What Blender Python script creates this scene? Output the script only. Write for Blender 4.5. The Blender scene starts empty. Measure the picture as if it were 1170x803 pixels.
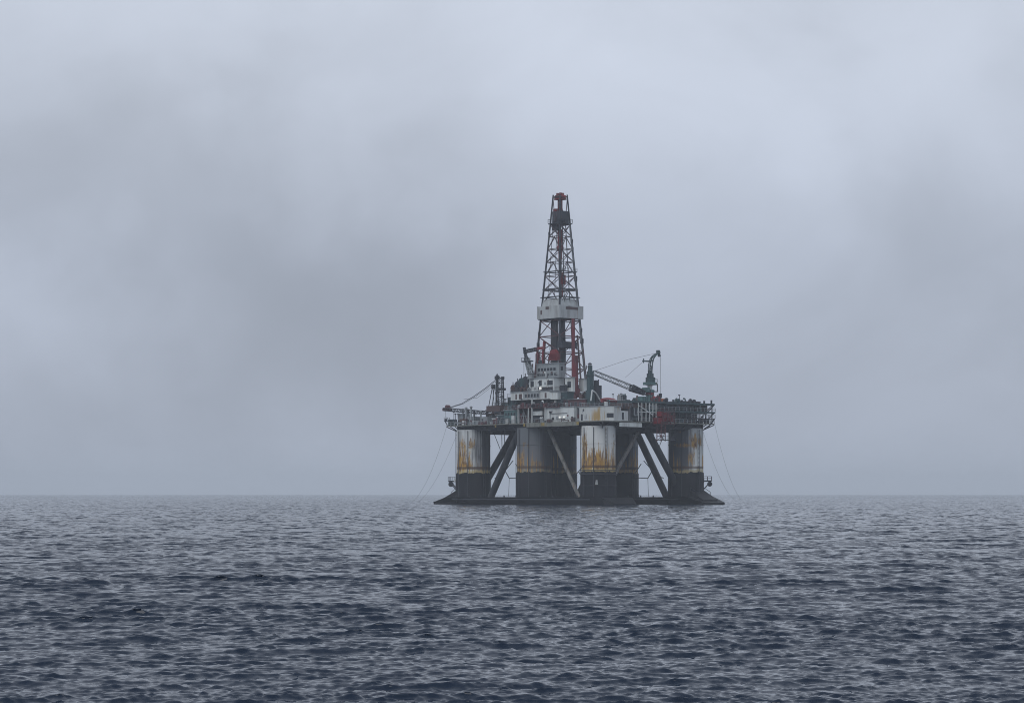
import bpy, math, random
import numpy as np
R = math.radians
S = bpy.context.scene
random.seed(7)

# ------------------------------------------------------------------ camera, sky, sun, exposure
CAM_X, CAM_D, CAM_H, FPX = -21.28, 728.0, 3.4, 2600.0
cam = bpy.data.cameras.new('camera'); camo = bpy.data.objects.new('camera', cam)
S.collection.objects.link(camo); S.camera = camo
camo.location = (CAM_X, -CAM_D, CAM_H); camo.rotation_euler = (R(90), 0, 0)
cam.sensor_width = 36; cam.lens = 36 * FPX / 1170; cam.shift_y = 162.5 / 1170
cam.clip_start = 0.5; cam.clip_end = 60000

S.view_settings.view_transform = 'Standard'; S.view_settings.look = 'None'
S.view_settings.exposure = 0.0; S.view_settings.gamma = 1.0
S.cycles.use_denoising = True
S.cycles.max_bounces = 5; S.cycles.diffuse_bounces = 2; S.cycles.glossy_bounces = 2
S.cycles.volume_bounces = 2
S.cycles.use_adaptive_sampling = False
S.cycles.filter_width = 1.0

SUN_EL, SUN_AZ = R(50), R(212)          # azimuth clockwise from +Y: behind the camera, a little left
W = bpy.data.worlds.new('World'); S.world = W; W.use_nodes = True
wt = W.node_tree; wt.nodes.clear()
def wn(t, **kw):
    n = wt.nodes.new(t)
    for k, v in kw.items(): setattr(n, k, v)
    return n
out = wn('ShaderNodeOutputWorld'); bg = wn('ShaderNodeBackground'); bg.inputs['Strength'].default_value = 0.1
wt.links.new(bg.outputs[0], out.inputs['Surface'])
sky = wn('ShaderNodeTexSky', sky_type='NISHITA', sun_disc=False, sun_elevation=SUN_EL, sun_rotation=SUN_AZ)
sky.air_density = 1.0; sky.dust_density = 3.0
tc = wn('ShaderNodeTexCoord')
sep = wn('ShaderNodeSeparateXYZ'); wt.links.new(tc.outputs['Generated'], sep.inputs[0])
# overcast: cloud deck, thickness given by two soft noises over the sky's directions
mp = wn('ShaderNodeMapping'); mp.inputs['Scale'].default_value = (3.4, 3.4, 4.6); mp.inputs['Location'].default_value = (-4.97, 1.78, -1.62)
mp.inputs['Rotation'].default_value = (0, R(28), 0)
wt.links.new(tc.outputs['Generated'], mp.inputs['Vector'])
n1 = wn('ShaderNodeTexNoise'); n1.inputs['Scale'].default_value = 1.9; n1.inputs['Detail'].default_value = 6.0; n1.inputs['Roughness'].default_value = 0.5; n1.inputs['Distortion'].default_value = 0.5
wt.links.new(mp.outputs[0], n1.inputs['Vector'])
r1 = wn('ShaderNodeMapRange', interpolation_type='SMOOTHSTEP'); r1.inputs['From Min'].default_value = 0.30; r1.inputs['From Max'].default_value = 0.70
r1.inputs['To Min'].default_value = 0.90; r1.inputs['To Max'].default_value = 1.08
wt.links.new(n1.outputs['Fac'], r1.inputs['Value'])
# thicker banks and thinner, paler openings in the cloud, given by direction (azimuth slope, height slope, widths), edges broken by noise
nw_ = wn('ShaderNodeTexNoise'); nw_.inputs['Scale'].default_value = 14.0; nw_.inputs['Detail'].default_value = 5.0; nw_.inputs['Roughness'].default_value = 0.55
wt.links.new(tc.outputs['Generated'], nw_.inputs['Vector'])
ws = wn('ShaderNodeVectorMath', operation='MULTIPLY_ADD'); ws.inputs[1].default_value = (0.11, 0.11, 0.11); ws.inputs[2].default_value = (-0.055, -0.055, -0.055)
wt.links.new(nw_.outputs['Color'], ws.inputs[0])
wd = wn('ShaderNodeVectorMath', operation='ADD'); wt.links.new(tc.outputs['Generated'], wd.inputs[0]); wt.links.new(ws.outputs[0], wd.inputs[1])
dens = r1.outputs[0]
for ax_, az_, rx_, rz_, am_ in ((-.095, .088, .075, .045, -.12), (-.19, .155, .085, .055, -.075), (-.185, .085, .06, .03, .055), (-.10, .165, .05, .05, .06), (.055, .15, .075, .05, .06),
                                (-.12, .035, .12, .028, -.06), (.20, .06, .07, .07, -.05), (.12, .125, .05, .02, -.04), (.01, .21, .09, .04, .05), (.17, .17, .06, .03, .03), (-.02, .075, .05, .06, -.05), (.06, .06, .06, .03, .03)):
    l_ = math.sqrt(1 + ax_ ** 2 + az_ ** 2)
    q_ = wn('ShaderNodeVectorMath', operation='SUBTRACT'); wt.links.new(wd.outputs[0], q_.inputs[0]); q_.inputs[1].default_value = (ax_ / l_, 1 / l_, az_ / l_)
    q2_ = wn('ShaderNodeVectorMath', operation='MULTIPLY'); wt.links.new(q_.outputs[0], q2_.inputs[0]); q2_.inputs[1].default_value = (1 / rx_, 2, 1 / rz_)
    q3_ = wn('ShaderNodeVectorMath', operation='LENGTH'); wt.links.new(q2_.outputs[0], q3_.inputs[0])
    q4_ = wn('ShaderNodeMapRange', interpolation_type='SMOOTHSTEP'); q4_.inputs['From Min'].default_value = 1.7; q4_.inputs['From Max'].default_value = 0.0; q4_.inputs['To Max'].default_value = am_ * 1.55
    q4_.inputs['To Min'].default_value = 0.0; wt.links.new(q3_.outputs['Value'], q4_.inputs['Value'])
    q5_ = wn('ShaderNodeMath', operation='ADD'); wt.links.new(dens, q5_.inputs[0]); wt.links.new(q4_.outputs[0], q5_.inputs[1]); dens = q5_.outputs[0]
# overcast skies brighten towards the zenith
rz = wn('ShaderNodeMapRange', interpolation_type='SMOOTHSTEP'); rz.inputs['From Min'].default_value = -0.02; rz.inputs['From Max'].default_value = 0.24
rz.inputs['To Min'].default_value = 0.0; rz.inputs['To Max'].default_value = 1.0
wt.links.new(sep.outputs['Z'], rz.inputs['Value'])
cr = wn('ShaderNodeValToRGB')
cr.color_ramp.elements[0].position = 0.0; cr.color_ramp.elements[0].color = (0.432, 0.480, 0.582, 1)
cr.color_ramp.elements[1].position = 1.0; cr.color_ramp.elements[1].color = (0.585, 0.635, 0.732, 1)
e = cr.color_ramp.elements.new(0.45); e.color = (0.486, 0.536, 0.642, 1)
wt.links.new(rz.outputs[0], cr.inputs['Fac'])
ml = wn('ShaderNodeVectorMath', operation='SCALE'); wt.links.new(cr.outputs['Color'], ml.inputs[0]); wt.links.new(dens, ml.inputs['Scale'])
m10 = wn('ShaderNodeVectorMath', operation='SCALE'); m10.inputs['Scale'].default_value = 10.0; wt.links.new(ml.outputs[0], m10.inputs[0])
mx = wn('ShaderNodeMix', data_type='RGBA'); mx.inputs['Factor'].default_value = 0.95
wt.links.new(sky.outputs[0], mx.inputs['A']); wt.links.new(m10.outputs[0], mx.inputs['B'])
wt.links.new(mx.outputs['Result'], bg.inputs['Color'])

sl = bpy.data.lights.new('sun', 'SUN'); sl.energy = 1.05; sl.angle = R(40); sl.color = (1.0, 0.985, 0.96)
so = bpy.data.objects.new('sun', sl); S.collection.objects.link(so)
so.rotation_euler = (R(90) - SUN_EL, 0, -SUN_AZ + R(180))

# ------------------------------------------------------------------ materials
def mat_new(name):
    m = bpy.data.materials.new(name); m.use_nodes = True
    return m, m.node_tree, m.node_tree.nodes['Principled BSDF']

def steel(name, col, dirt=(0.05, 0.045, 0.045), dirt_amt=0.5, rust=0.0, rough=0.6, scale=0.35, rustcol=(0.22, 0.10, 0.03), stain=None):
    """painted steel: blotchy paint, grime run-off stretched down the plate, rust streaks"""
    m, t, p = mat_new(name)
    N, L = t.nodes.new, t.links.new
    c = N('ShaderNodeTexCoord'); oi = N('ShaderNodeObjectInfo')
    off = N('ShaderNodeVectorMath'); off.operation = 'SCALE'; L(oi.outputs['Random'], off.inputs['Scale']); off.inputs[0].default_value = (61, 37, 23)
    ad = N('ShaderNodeVectorMath'); L(c.outputs['Object'], ad.inputs[0]); L(off.outputs[0], ad.inputs[1])
    mp = N('ShaderNodeMapping'); mp.inputs['Scale'].default_value = (1, 1, 0.22); L(ad.outputs[0], mp.inputs['Vector'])
    n = N('ShaderNodeTexNoise'); n.inputs['Scale'].default_value = scale; n.inputs['Detail'].default_value = 6; n.inputs['Roughness'].default_value = 0.65
    L(mp.outputs[0], n.inputs['Vector'])
    r = N('ShaderNodeMapRange'); r.inputs['From Min'].default_value = 0.46; r.inputs['From Max'].default_value = 0.72; r.inputs['To Max'].default_value = dirt_amt
    L(n.outputs['Fac'], r.inputs['Value'])
    a = N('ShaderNodeMix'); a.data_type = 'RGBA'; a.inputs['A'].default_value = (*col, 1); a.inputs['B'].default_value = (*dirt, 1)
    L(r.outputs[0], a.inputs['Factor'])
    res = a.outputs['Result']
    if rust > 0:
        n2 = N('ShaderNodeTexNoise'); n2.inputs['Scale'].default_value = scale * 2.3; n2.inputs['Detail'].default_value = 5; n2.inputs['Roughness'].default_value = 0.6
        mp2 = N('ShaderNodeMapping'); mp2.inputs['Scale'].default_value = (1, 1, 0.12); mp2.inputs['Location'].default_value = (7, 3, 1)
        L(ad.outputs[0], mp2.inputs['Vector']); L(mp2.outputs[0], n2.inputs['Vector'])
        r2 = N('ShaderNodeMapRange'); r2.inputs['From Min'].default_value = 0.64 - 0.12 * rust; r2.inputs['From Max'].default_value = 0.76 - 0.08 * rust
        L(n2.outputs['Fac'], r2.inputs['Value'])
        b = N('ShaderNodeMix'); b.data_type = 'RGBA'; L(res, b.inputs['A']); b.inputs['B'].default_value = (*rustcol, 1); L(r2.outputs[0], b.inputs['Factor'])
        res = b.outputs['Result']
    if stain:                            # one rust stain with run-off: centre and half-widths in rig metres
        q = N('ShaderNodeVectorMath'); q.operation = 'SUBTRACT'; L(c.outputs['Object'], q.inputs[0]); q.inputs[1].default_value = stain[0]
        q2 = N('ShaderNodeVectorMath'); q2.operation = 'MULTIPLY'; L(q.outputs[0], q2.inputs[0]); q2.inputs[1].default_value = (1 / stain[1], 1 / stain[1], 1 / stain[2])
        ln = N('ShaderNodeVectorMath'); ln.operation = 'LENGTH'; L(q2.outputs[0], ln.inputs[0])
        n3 = N('ShaderNodeTexNoise'); n3.inputs['Scale'].default_value = 2.2; n3.inputs['Detail'].default_value = 4; mp3 = N('ShaderNodeMapping'); mp3.inputs['Scale'].default_value = (1, 1, 0.07)
        L(c.outputs['Object'], mp3.inputs['Vector']); L(mp3.outputs[0], n3.inputs['Vector'])
        ma = N('ShaderNodeMath'); ma.operation = 'MULTIPLY_ADD'; L(n3.outputs['Fac'], ma.inputs[0]); ma.inputs[1].default_value = -5.0; L(ln.outputs['Value'], ma.inputs[2])
        r3 = N('ShaderNodeMapRange'); r3.inputs['From Min'].default_value = -1.55; r3.inputs['From Max'].default_value = -2.4; r3.inputs['To Max'].default_value = 0.85; L(ma.outputs[0], r3.inputs['Value'])
        b3 = N('ShaderNodeMix'); b3.data_type = 'RGBA'; L(res, b3.inputs['A']); b3.inputs['B'].default_value = (*rustcol, 1); L(r3.outputs[0], b3.inputs['Factor']); res = b3.outputs['Result']
    L(res, p.inputs['Base Color']); p.inputs['Roughness'].default_value = rough; p.inputs['Specular IOR Level'].default_value = 0.3
    return m

M = dict(
    white=steel('weathered_white_paint', (0.58, 0.62, 0.62), (0.13, 0.11, 0.10), 0.6, 0.25),
    grey=steel('weathered_grey_paint', (0.28, 0.31, 0.33), (0.07, 0.065, 0.07), 0.7, 0.2),
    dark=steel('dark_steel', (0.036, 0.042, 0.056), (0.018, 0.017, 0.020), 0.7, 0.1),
    hull=steel('black_hull_coating', (0.006, 0.007, 0.011), (0.024, 0.022, 0.026), 0.6, 0.0, 0.6),
    teal=steel('teal_paint', (0.085, 0.165, 0.17), (0.04, 0.045, 0.05), 0.6, 0.1),
    darkteal=steel('dark_teal_paint', (0.040, 0.075, 0.085), (0.025, 0.03, 0.035), 0.6, 0.1),
    red=steel('faded_red_paint', (0.185, 0.020, 0.028), (0.07, 0.03, 0.03), 0.6, 0.1),
    wine=steel('dark_wine_red_paint', (0.20, 0.020, 0.030), (0.06, 0.02, 0.025), 0.7, 0.1, scale=0.7),
    maroon=steel('dull_red_lead_paint', (0.10, 0.035, 0.042), (0.035, 0.025, 0.03), 0.6),
    brown=steel('rusty_brown_steel', (0.085, 0.055, 0.055), (0.03, 0.025, 0.028), 0.7, 0.3),
    yellow=steel('faded_yellow_paint', (0.30, 0.22, 0.07), (0.07, 0.06, 0.05), 0.9, 0.3, scale=0.8),
    orange=steel('orange_paint', (0.42, 0.11, 0.04), (0.1, 0.05, 0.03), 0.5),
    cable=steel('steel_cable', (0.10, 0.11, 0.13), (0.05, 0.05, 0.06), 0.5),
    glass=steel('dark_window_glass', (0.02, 0.025, 0.035), (0.03, 0.03, 0.035), 0.5, rough=0.15),
    edge=steel('stained_edge_plate', (0.20, 0.21, 0.19), (0.05, 0.05, 0.05), 0.85, 0.3, scale=0.6),
    lattice=steel('dull_lattice_paint', (0.085, 0.058, 0.068), (0.05, 0.05, 0.055), 0.8),
    bracedark=steel('sheen_streaked_brace', (0.028, 0.033, 0.043), (0.095, 0.09, 0.09), 0.7, 0.0, scale=0.6),  # pale dirt streaks double as the tubes' light sheen, put into the colour
    mast=steel('weathered_mast_red', (0.15, 0.022, 0.030), (0.055, 0.03, 0.035), 0.9, 0.0, scale=0.8),
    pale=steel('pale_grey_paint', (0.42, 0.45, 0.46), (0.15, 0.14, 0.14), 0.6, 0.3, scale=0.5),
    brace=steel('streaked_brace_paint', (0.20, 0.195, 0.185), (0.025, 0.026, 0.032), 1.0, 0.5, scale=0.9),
    pipe=steel('drill_pipe_steel', (0.04, 0.045, 0.06), (0.08, 0.05, 0.05), 0.7),
)
ml_, t_, p_ = mat_new('lit_floodlight')
p_.inputs['Base Color'].default_value = (0.9, 0.9, 0.85, 1); p_.inputs['Emission Color'].default_value = (1, 0.98, 0.93, 1); p_.inputs['Emission Strength'].default_value = 0.45
M['lamp'] = ml_

def column_paint(name, base=(0.47, 0.52, 0.56), grime=0.5, rustiness=0.5, cen=(0, 0), shade_grime=None, patches=()):
    """column: black anti-fouling below, white above with a yellow waterline band, rust runs and grime patches"""
    m, t, p = mat_new(name)
    N, L = t.nodes.new, t.links.new
    def math_(op, a, b=None):
        n = N('ShaderNodeMath'); n.operation = op
        for i, v in enumerate((a, b)):
            if v is None: continue
            if isinstance(v, (int, float)): n.inputs[i].default_value = v
            else: L(v, n.inputs[i])
        return n.outputs[0]
    def rng(v, a, b, c=0.0, d=1.0):
        n = N('ShaderNodeMapRange'); L(v, n.inputs['Value'])
        for k, x in zip(('From Min', 'From Max', 'To Min', 'To Max'), (a, b, c, d)): n.inputs[k].default_value = x
        return n.outputs[0]
    def mix(a, b, f):
        n = N('ShaderNodeMix'); n.data_type = 'RGBA'
        for k, v in (('A', a), ('B', b), ('Factor', f)):
            if isinstance(v, tuple): n.inputs[k].default_value = (*v, 1)
            elif isinstance(v, float): n.inputs[k].default_value = v
            else: L(v, n.inputs[k])
        return n.outputs['Result']
    c = N('ShaderNodeTexCoord'); oi = N('ShaderNodeObjectInfo')
    sc = N('ShaderNodeVectorMath'); sc.operation = 'SCALE'; sc.inputs[0].default_value = (91, 57, 0); L(oi.outputs['Random'], sc.inputs['Scale'])
    ad = N('ShaderNodeVectorMath'); L(c.outputs['Object'], ad.inputs[0]); L(sc.outputs[0], ad.inputs[1])
    def noise(scale, zs, detail=5, rough=0.6):
        mp = N('ShaderNodeMapping'); mp.inputs['Scale'].default_value = (1, 1, zs); L(ad.outputs[0], mp.inputs['Vector'])
        n = N('ShaderNodeTexNoise'); n.inputs['Scale'].default_value = scale; n.inputs['Detail'].default_value = detail; n.inputs['Roughness'].default_value = rough
        L(mp.outputs[0], n.inputs['Vector']); return n.outputs['Fac']
    sp = N('ShaderNodeSeparateXYZ'); L(c.outputs['Object'], sp.inputs[0]); z = sp.outputs['Z']
    zw = math_('ADD', z, rng(noise(0.6, 0.6), 0.3, 0.7, -0.4, 0.4))
    streak = noise(1.5, 0.03); streak2 = noise(0.42, 0.07); patch = noise(0.16, 0.55)
    col = mix(base, (0.16, 0.16, 0.17), rng(patch, 0.47, 0.64, 0.0, grime))
    col = mix(col, (0.10, 0.10, 0.105), rng(streak2, 0.50, 0.75, 0.0, grime))
    # inward sides: neighbours' shade painted in with grime, streaked upright, ragged edge
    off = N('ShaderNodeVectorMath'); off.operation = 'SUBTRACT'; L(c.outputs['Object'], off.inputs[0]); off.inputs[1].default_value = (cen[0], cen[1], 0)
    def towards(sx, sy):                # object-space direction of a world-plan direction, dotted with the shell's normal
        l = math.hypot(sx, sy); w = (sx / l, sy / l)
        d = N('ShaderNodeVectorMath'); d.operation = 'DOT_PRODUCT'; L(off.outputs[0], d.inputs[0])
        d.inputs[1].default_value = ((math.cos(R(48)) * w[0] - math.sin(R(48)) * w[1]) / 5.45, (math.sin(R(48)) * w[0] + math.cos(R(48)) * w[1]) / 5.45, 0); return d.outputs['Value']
    if shade_grime:
        sx, sy, lo_, hi_, am = shade_grime
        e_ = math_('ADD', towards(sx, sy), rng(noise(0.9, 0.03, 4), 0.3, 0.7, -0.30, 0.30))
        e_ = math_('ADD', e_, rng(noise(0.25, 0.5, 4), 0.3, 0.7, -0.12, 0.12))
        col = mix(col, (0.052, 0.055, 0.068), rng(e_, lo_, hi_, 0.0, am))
    # rust runs: strongest above the waterline band, thinning out upwards
    thr = rng(z, 10.5, 20.5, 0.50 - 0.09 * rustiness, 0.69 - 0.05 * rustiness)
    rr = rng(math_('SUBTRACT', streak, thr), 0.0, 0.055)
    col = mix(col, (0.36, 0.205, 0.035), math_('MULTIPLY', rr, 0.92))
    rr2 = rng(math_('SUBTRACT', noise(1.7, 0.06), thr), 0.02, 0.10)
    col = mix(col, (0.12, 0.055, 0.022), math_('MULTIPLY', rr2, 0.8))
    blot = rng(noise(0.34, 0.7, 6, 0.7), 0.61 - 0.04 * rustiness, 0.68, 0.0, 0.85)
    col = mix(col, (0.22, 0.12, 0.03), blot)
    for px_, zc_, wx, wz, am in patches:   # single rust stains, placed on the side that faces the camera
        q = N('ShaderNodeVectorMath'); q.operation = 'SUBTRACT'; L(off.outputs[0], q.inputs[0])
        sn = px_; cs = math.sqrt(max(0, 1 - sn * sn)); wx_, wy_ = 5.45 * sn, -5.45 * cs
        q.inputs[1].default_value = (math.cos(R(48)) * wx_ - math.sin(R(48)) * wy_, math.sin(R(48)) * wx_ + math.cos(R(48)) * wy_, zc_)
        q2 = N('ShaderNodeVectorMath'); q2.operation = 'MULTIPLY'; L(q.outputs[0], q2.inputs[0]); q2.inputs[1].default_value = (1 / wx, 1 / wx, 1 / wz)
        ln = N('ShaderNodeVectorMath'); ln.operation = 'LENGTH'; L(q2.outputs[0], ln.inputs[0])
        e_ = math_('ADD', ln.outputs['Value'], rng(noise(1.15, 0.16, 6, 0.7), 0.3, 0.7, -0.85, 0.85))
        f_ = rng(e_, 1.0, 0.45, 0.0, am)
        col = mix(col, mix((0.13, 0.065, 0.025), (0.37, 0.215, 0.04), rng(noise(1.3, 0.3, 4), 0.42, 0.55)), f_)
    band = math_('MULTIPLY', rng(z, 11.15, 11.4), rng(z, 12.2, 11.95))          # dark brown ring
    col = mix(col, (0.07, 0.04, 0.025), math_('MULTIPLY', band, rng(patch, 0.3, 0.6, 0.5, 0.95)))
    yb = rng(zw, 11.2, 10.8)
    col = mix(col, (0.36, 0.30, 0.14), math_('MULTIPLY', yb, 0.25 if base[0] < .3 else 0.7))
    blk = rng(zw, 10.25, 10.1)
    foul = mix((0.005, 0.006, 0.010), (0.018, 0.016, 0.022), rng(noise(0.3, 0.25), 0.45, 0.75))
    col = mix(col, foul, blk)
    L(col, p.inputs['Base Color']); p.inputs['Roughness'].default_value = 0.65; p.inputs['Specular IOR Level'].default_value = 0.12
    return m

# ------------------------------------------------------------------ mesh helpers
TH = R(48.0); CT, ST = math.cos(TH), math.sin(TH)
def to_world(u, v, z=0.0): return (CT * u + ST * v, -ST * u + CT * v, z)
def u_at(px, v):                     # rig u of a point on the plane v = const seen at photo column px
    k = (px - 585) / FPX
    return (k * (CT * v + CAM_D) - ST * v + CAM_X * -1 * -1) / (CT + k * ST)
def v_at(px, u):
    k = (px - 585) / FPX
    return (k * (CAM_D - ST * u) - CT * u + CAM_X) / (ST - k * CT)
def z_at(py, u, v): return CAM_H - (py - 564) * (CAM_D - ST * u + CT * v) / FPX

class MB:
    def __init__(s): s.v = []; s.f = []; s.p = []
    def add(s, vs, fs):
        o = len(s.v); s.p.append((o, o + len(vs), len(s.f), len(s.f) + len(fs)))
        s.v += [tuple(p) for p in vs]; s.f += [tuple(i + o for i in f) for f in fs]; return s
    def pieces(s, pad):
        """the pieces that stand clear of each other (shapes whose boxes do not meet), each as a builder of its own"""
        V = np.array(s.v, float); n = len(s.p)
        lo = np.array([V[a:b].min(0) for a, b, _, _ in s.p]) - pad / 2; hi = np.array([V[a:b].max(0) for a, b, _, _ in s.p]) + pad / 2
        root = list(range(n))
        def find(i):
            while root[i] != i: root[i] = root[root[i]]; i = root[i]
            return i
        for i in range(n):
            hit = np.nonzero(((lo[i] <= hi[i + 1:]) & (lo[i + 1:] <= hi[i])).all(1))[0] + i + 1
            for j in hit: root[find(int(j))] = find(i)
        gr = {}
        for i in range(n): gr.setdefault(find(i), []).append(i)
        out = []
        for g in gr.values():
            m = MB()
            for i in g:
                a, b, c, d = s.p[i]; m.add(s.v[a:b], [tuple(x - a for x in f) for f in s.f[c:d]])
            out.append(m)
        return out
    def box(s, u0, u1, v0, v1, z0, z1):
        return s.add([(u0, v0, z0), (u1, v0, z0), (u1, v1, z0), (u0, v1, z0), (u0, v0, z1), (u1, v0, z1), (u1, v1, z1), (u0, v1, z1)],
                     [(3, 2, 1, 0), (4, 5, 6, 7), (0, 1, 5, 4), (1, 2, 6, 5), (2, 3, 7, 6), (3, 0, 4, 7)])
    def prism(s, pts, z0, z1):
        n = len(pts)
        return s.add([(x, y, z0) for x, y in pts] + [(x, y, z1) for x, y in pts],
                     [tuple(range(n))[::-1], tuple(range(n, 2 * n))] + [(i, (i + 1) % n, n + (i + 1) % n, n + i) for i in range(n)])
    def tube(s, p, q, r, seg=8, r2=None, phase=0.0):
        p = np.array(p, float); q = np.array(q, float); d = q - p; l = np.linalg.norm(d)
        if l < 1e-6: return s
        d /= l; a = np.array((0, 0, 1.0)) if abs(d[2]) < 0.95 else np.array((1.0, 0, 0))
        e1 = np.cross(d, a); e1 /= np.linalg.norm(e1); e2 = np.cross(d, e1); r2 = r if r2 is None else r2
        vs = []
        for c, rad in ((p, r), (q, r2)):
            for i in range(seg):
                t = 2 * math.pi * i / seg + phase; vs.append(c + rad * (math.cos(t) * e1 + math.sin(t) * e2))
        fs = [(i, (i + 1) % seg, seg + (i + 1) % seg, seg + i) for i in range(seg)]
        return s.add(vs, fs + [tuple(range(seg))[::-1], tuple(range(seg, 2 * seg))])
    def bar(s, p, q, w): return s.tube(p, q, w * 0.707, 4, phase=math.pi / 4)
    def path(s, pts, r, seg=6):
        for a, b in zip(pts, pts[1:]): s.tube(a, b, r, seg)
        return s
    def lathe(s, cu, cv, prof, seg=40):
        vs = []; fs = []; n = len(prof)
        for r, z in prof:
            for i in range(seg):
                t = 2 * math.pi * i / seg; vs.append((cu + r * math.cos(t), cv + r * math.sin(t), z))
        for j in range(n - 1):
            for i in range(seg):
                k = (i + 1) % seg; fs.append((j * seg + i, j * seg + k, (j + 1) * seg + k, (j + 1) * seg + i))
        fs += [tuple(range(seg))[::-1], tuple(range((n - 1) * seg, n * seg))]
        return s.add(vs, fs)
    def rail(s, pts, h=1.1, post=1.6, w=0.07):
        """handrail along a polyline: posts, top rail, knee rail"""
        for a, b in zip(pts, pts[1:]):
            a = np.array(a, float); b = np.array(b, float); n = max(1, int(np.linalg.norm(b - a) / post)); up = np.array((0, 0, h))
            s.bar(a + up, b + up, w); s.bar(a + up * 0.52, b + up * 0.52, w * 0.8)
            for i in range(n + 1):
                p = a + (b - a) * i / n; s.bar(p, p + up, w)
        return s
    def lattice(s, p, q, w, h, n, rc, rb, w2=None, h2=None):
        """box lattice from p to q: four chords and zig-zag lacing"""
        p = np.array(p, float); q = np.array(q, float); d = q - p; d /= np.linalg.norm(d)
        side = np.cross(d, (0, 0, 1.0))
        if np.linalg.norm(side) < 0.1: side = np.cross(d, (0, 1.0, 0))
        side /= np.linalg.norm(side); up = np.cross(side, d); w2 = w if w2 is None else w2; h2 = h if h2 is None else h2
        def cor(t):
            c = p + (q - p) * t; a = (w + (w2 - w) * t) / 2; b = (h + (h2 - h) * t) / 2
            return [c + side * a + up * b, c - side * a + up * b, c - side * a - up * b, c + side * a - up * b]
        st = [cor(i / n) for i in range(n + 1)]
        for k in range(4): s.tube(st[0][k], st[-1][k], rc, 5)
        for i in range(n):
            for k in range(4):
                a, b = (k, (k + 1) % 4) if (i + k) % 2 else ((k + 1) % 4, k)
                s.tube(st[i][a], st[i + 1][b], rb, 4)
                s.tube(st[i + 1][k], st[i + 1][(k + 1) % 4], rb, 4)
        return s
    def build(s, name, mat, parent=None, org=(0, 0, 0), label=None, smooth=True, pad=0.05):
        if parent is not None and len(s.p) > 1:
            ps = s.pieces(pad)
            if len(ps) > 1: return [m.build(name, mat, parent, org, label, smooth, 99) for m in ps][0]
        me = bpy.data.meshes.new(name)
        me.from_pydata([(x - org[0], y - org[1], z - org[2]) for x, y, z in s.v], [], s.f); me.validate()
        me.materials.append(M[mat] if isinstance(mat, str) else mat)
        if smooth:
            me.polygons.foreach_set('use_smooth', [True] * len(me.polygons)); me.set_sharp_from_angle(angle=R(38))
        o = bpy.data.objects.new(name, me); S.collection.objects.link(o)
        if parent is not None: o.parent = parent
        if label: o['label'] = label
        return o

def thing(name, label, cat, base=(0, 0, 0), group=None):
    """an Empty at the thing's base, turned with the rig; its parts are its children"""
    o = bpy.data.objects.new(name, None); S.collection.objects.link(o)
    o.location = to_world(*base); o.rotation_euler = (0, 0, -TH); o.empty_display_size = 2
    o['label'] = label; o['category'] = cat
    if group: o['group'] = group
    return o
def hub(name, parent, label=None):   # an Empty that groups the sub-parts of one part
    o = bpy.data.objects.new(name, None); S.collection.objects.link(o); o.parent = parent
    if label: o['label'] = label
    return o

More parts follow.
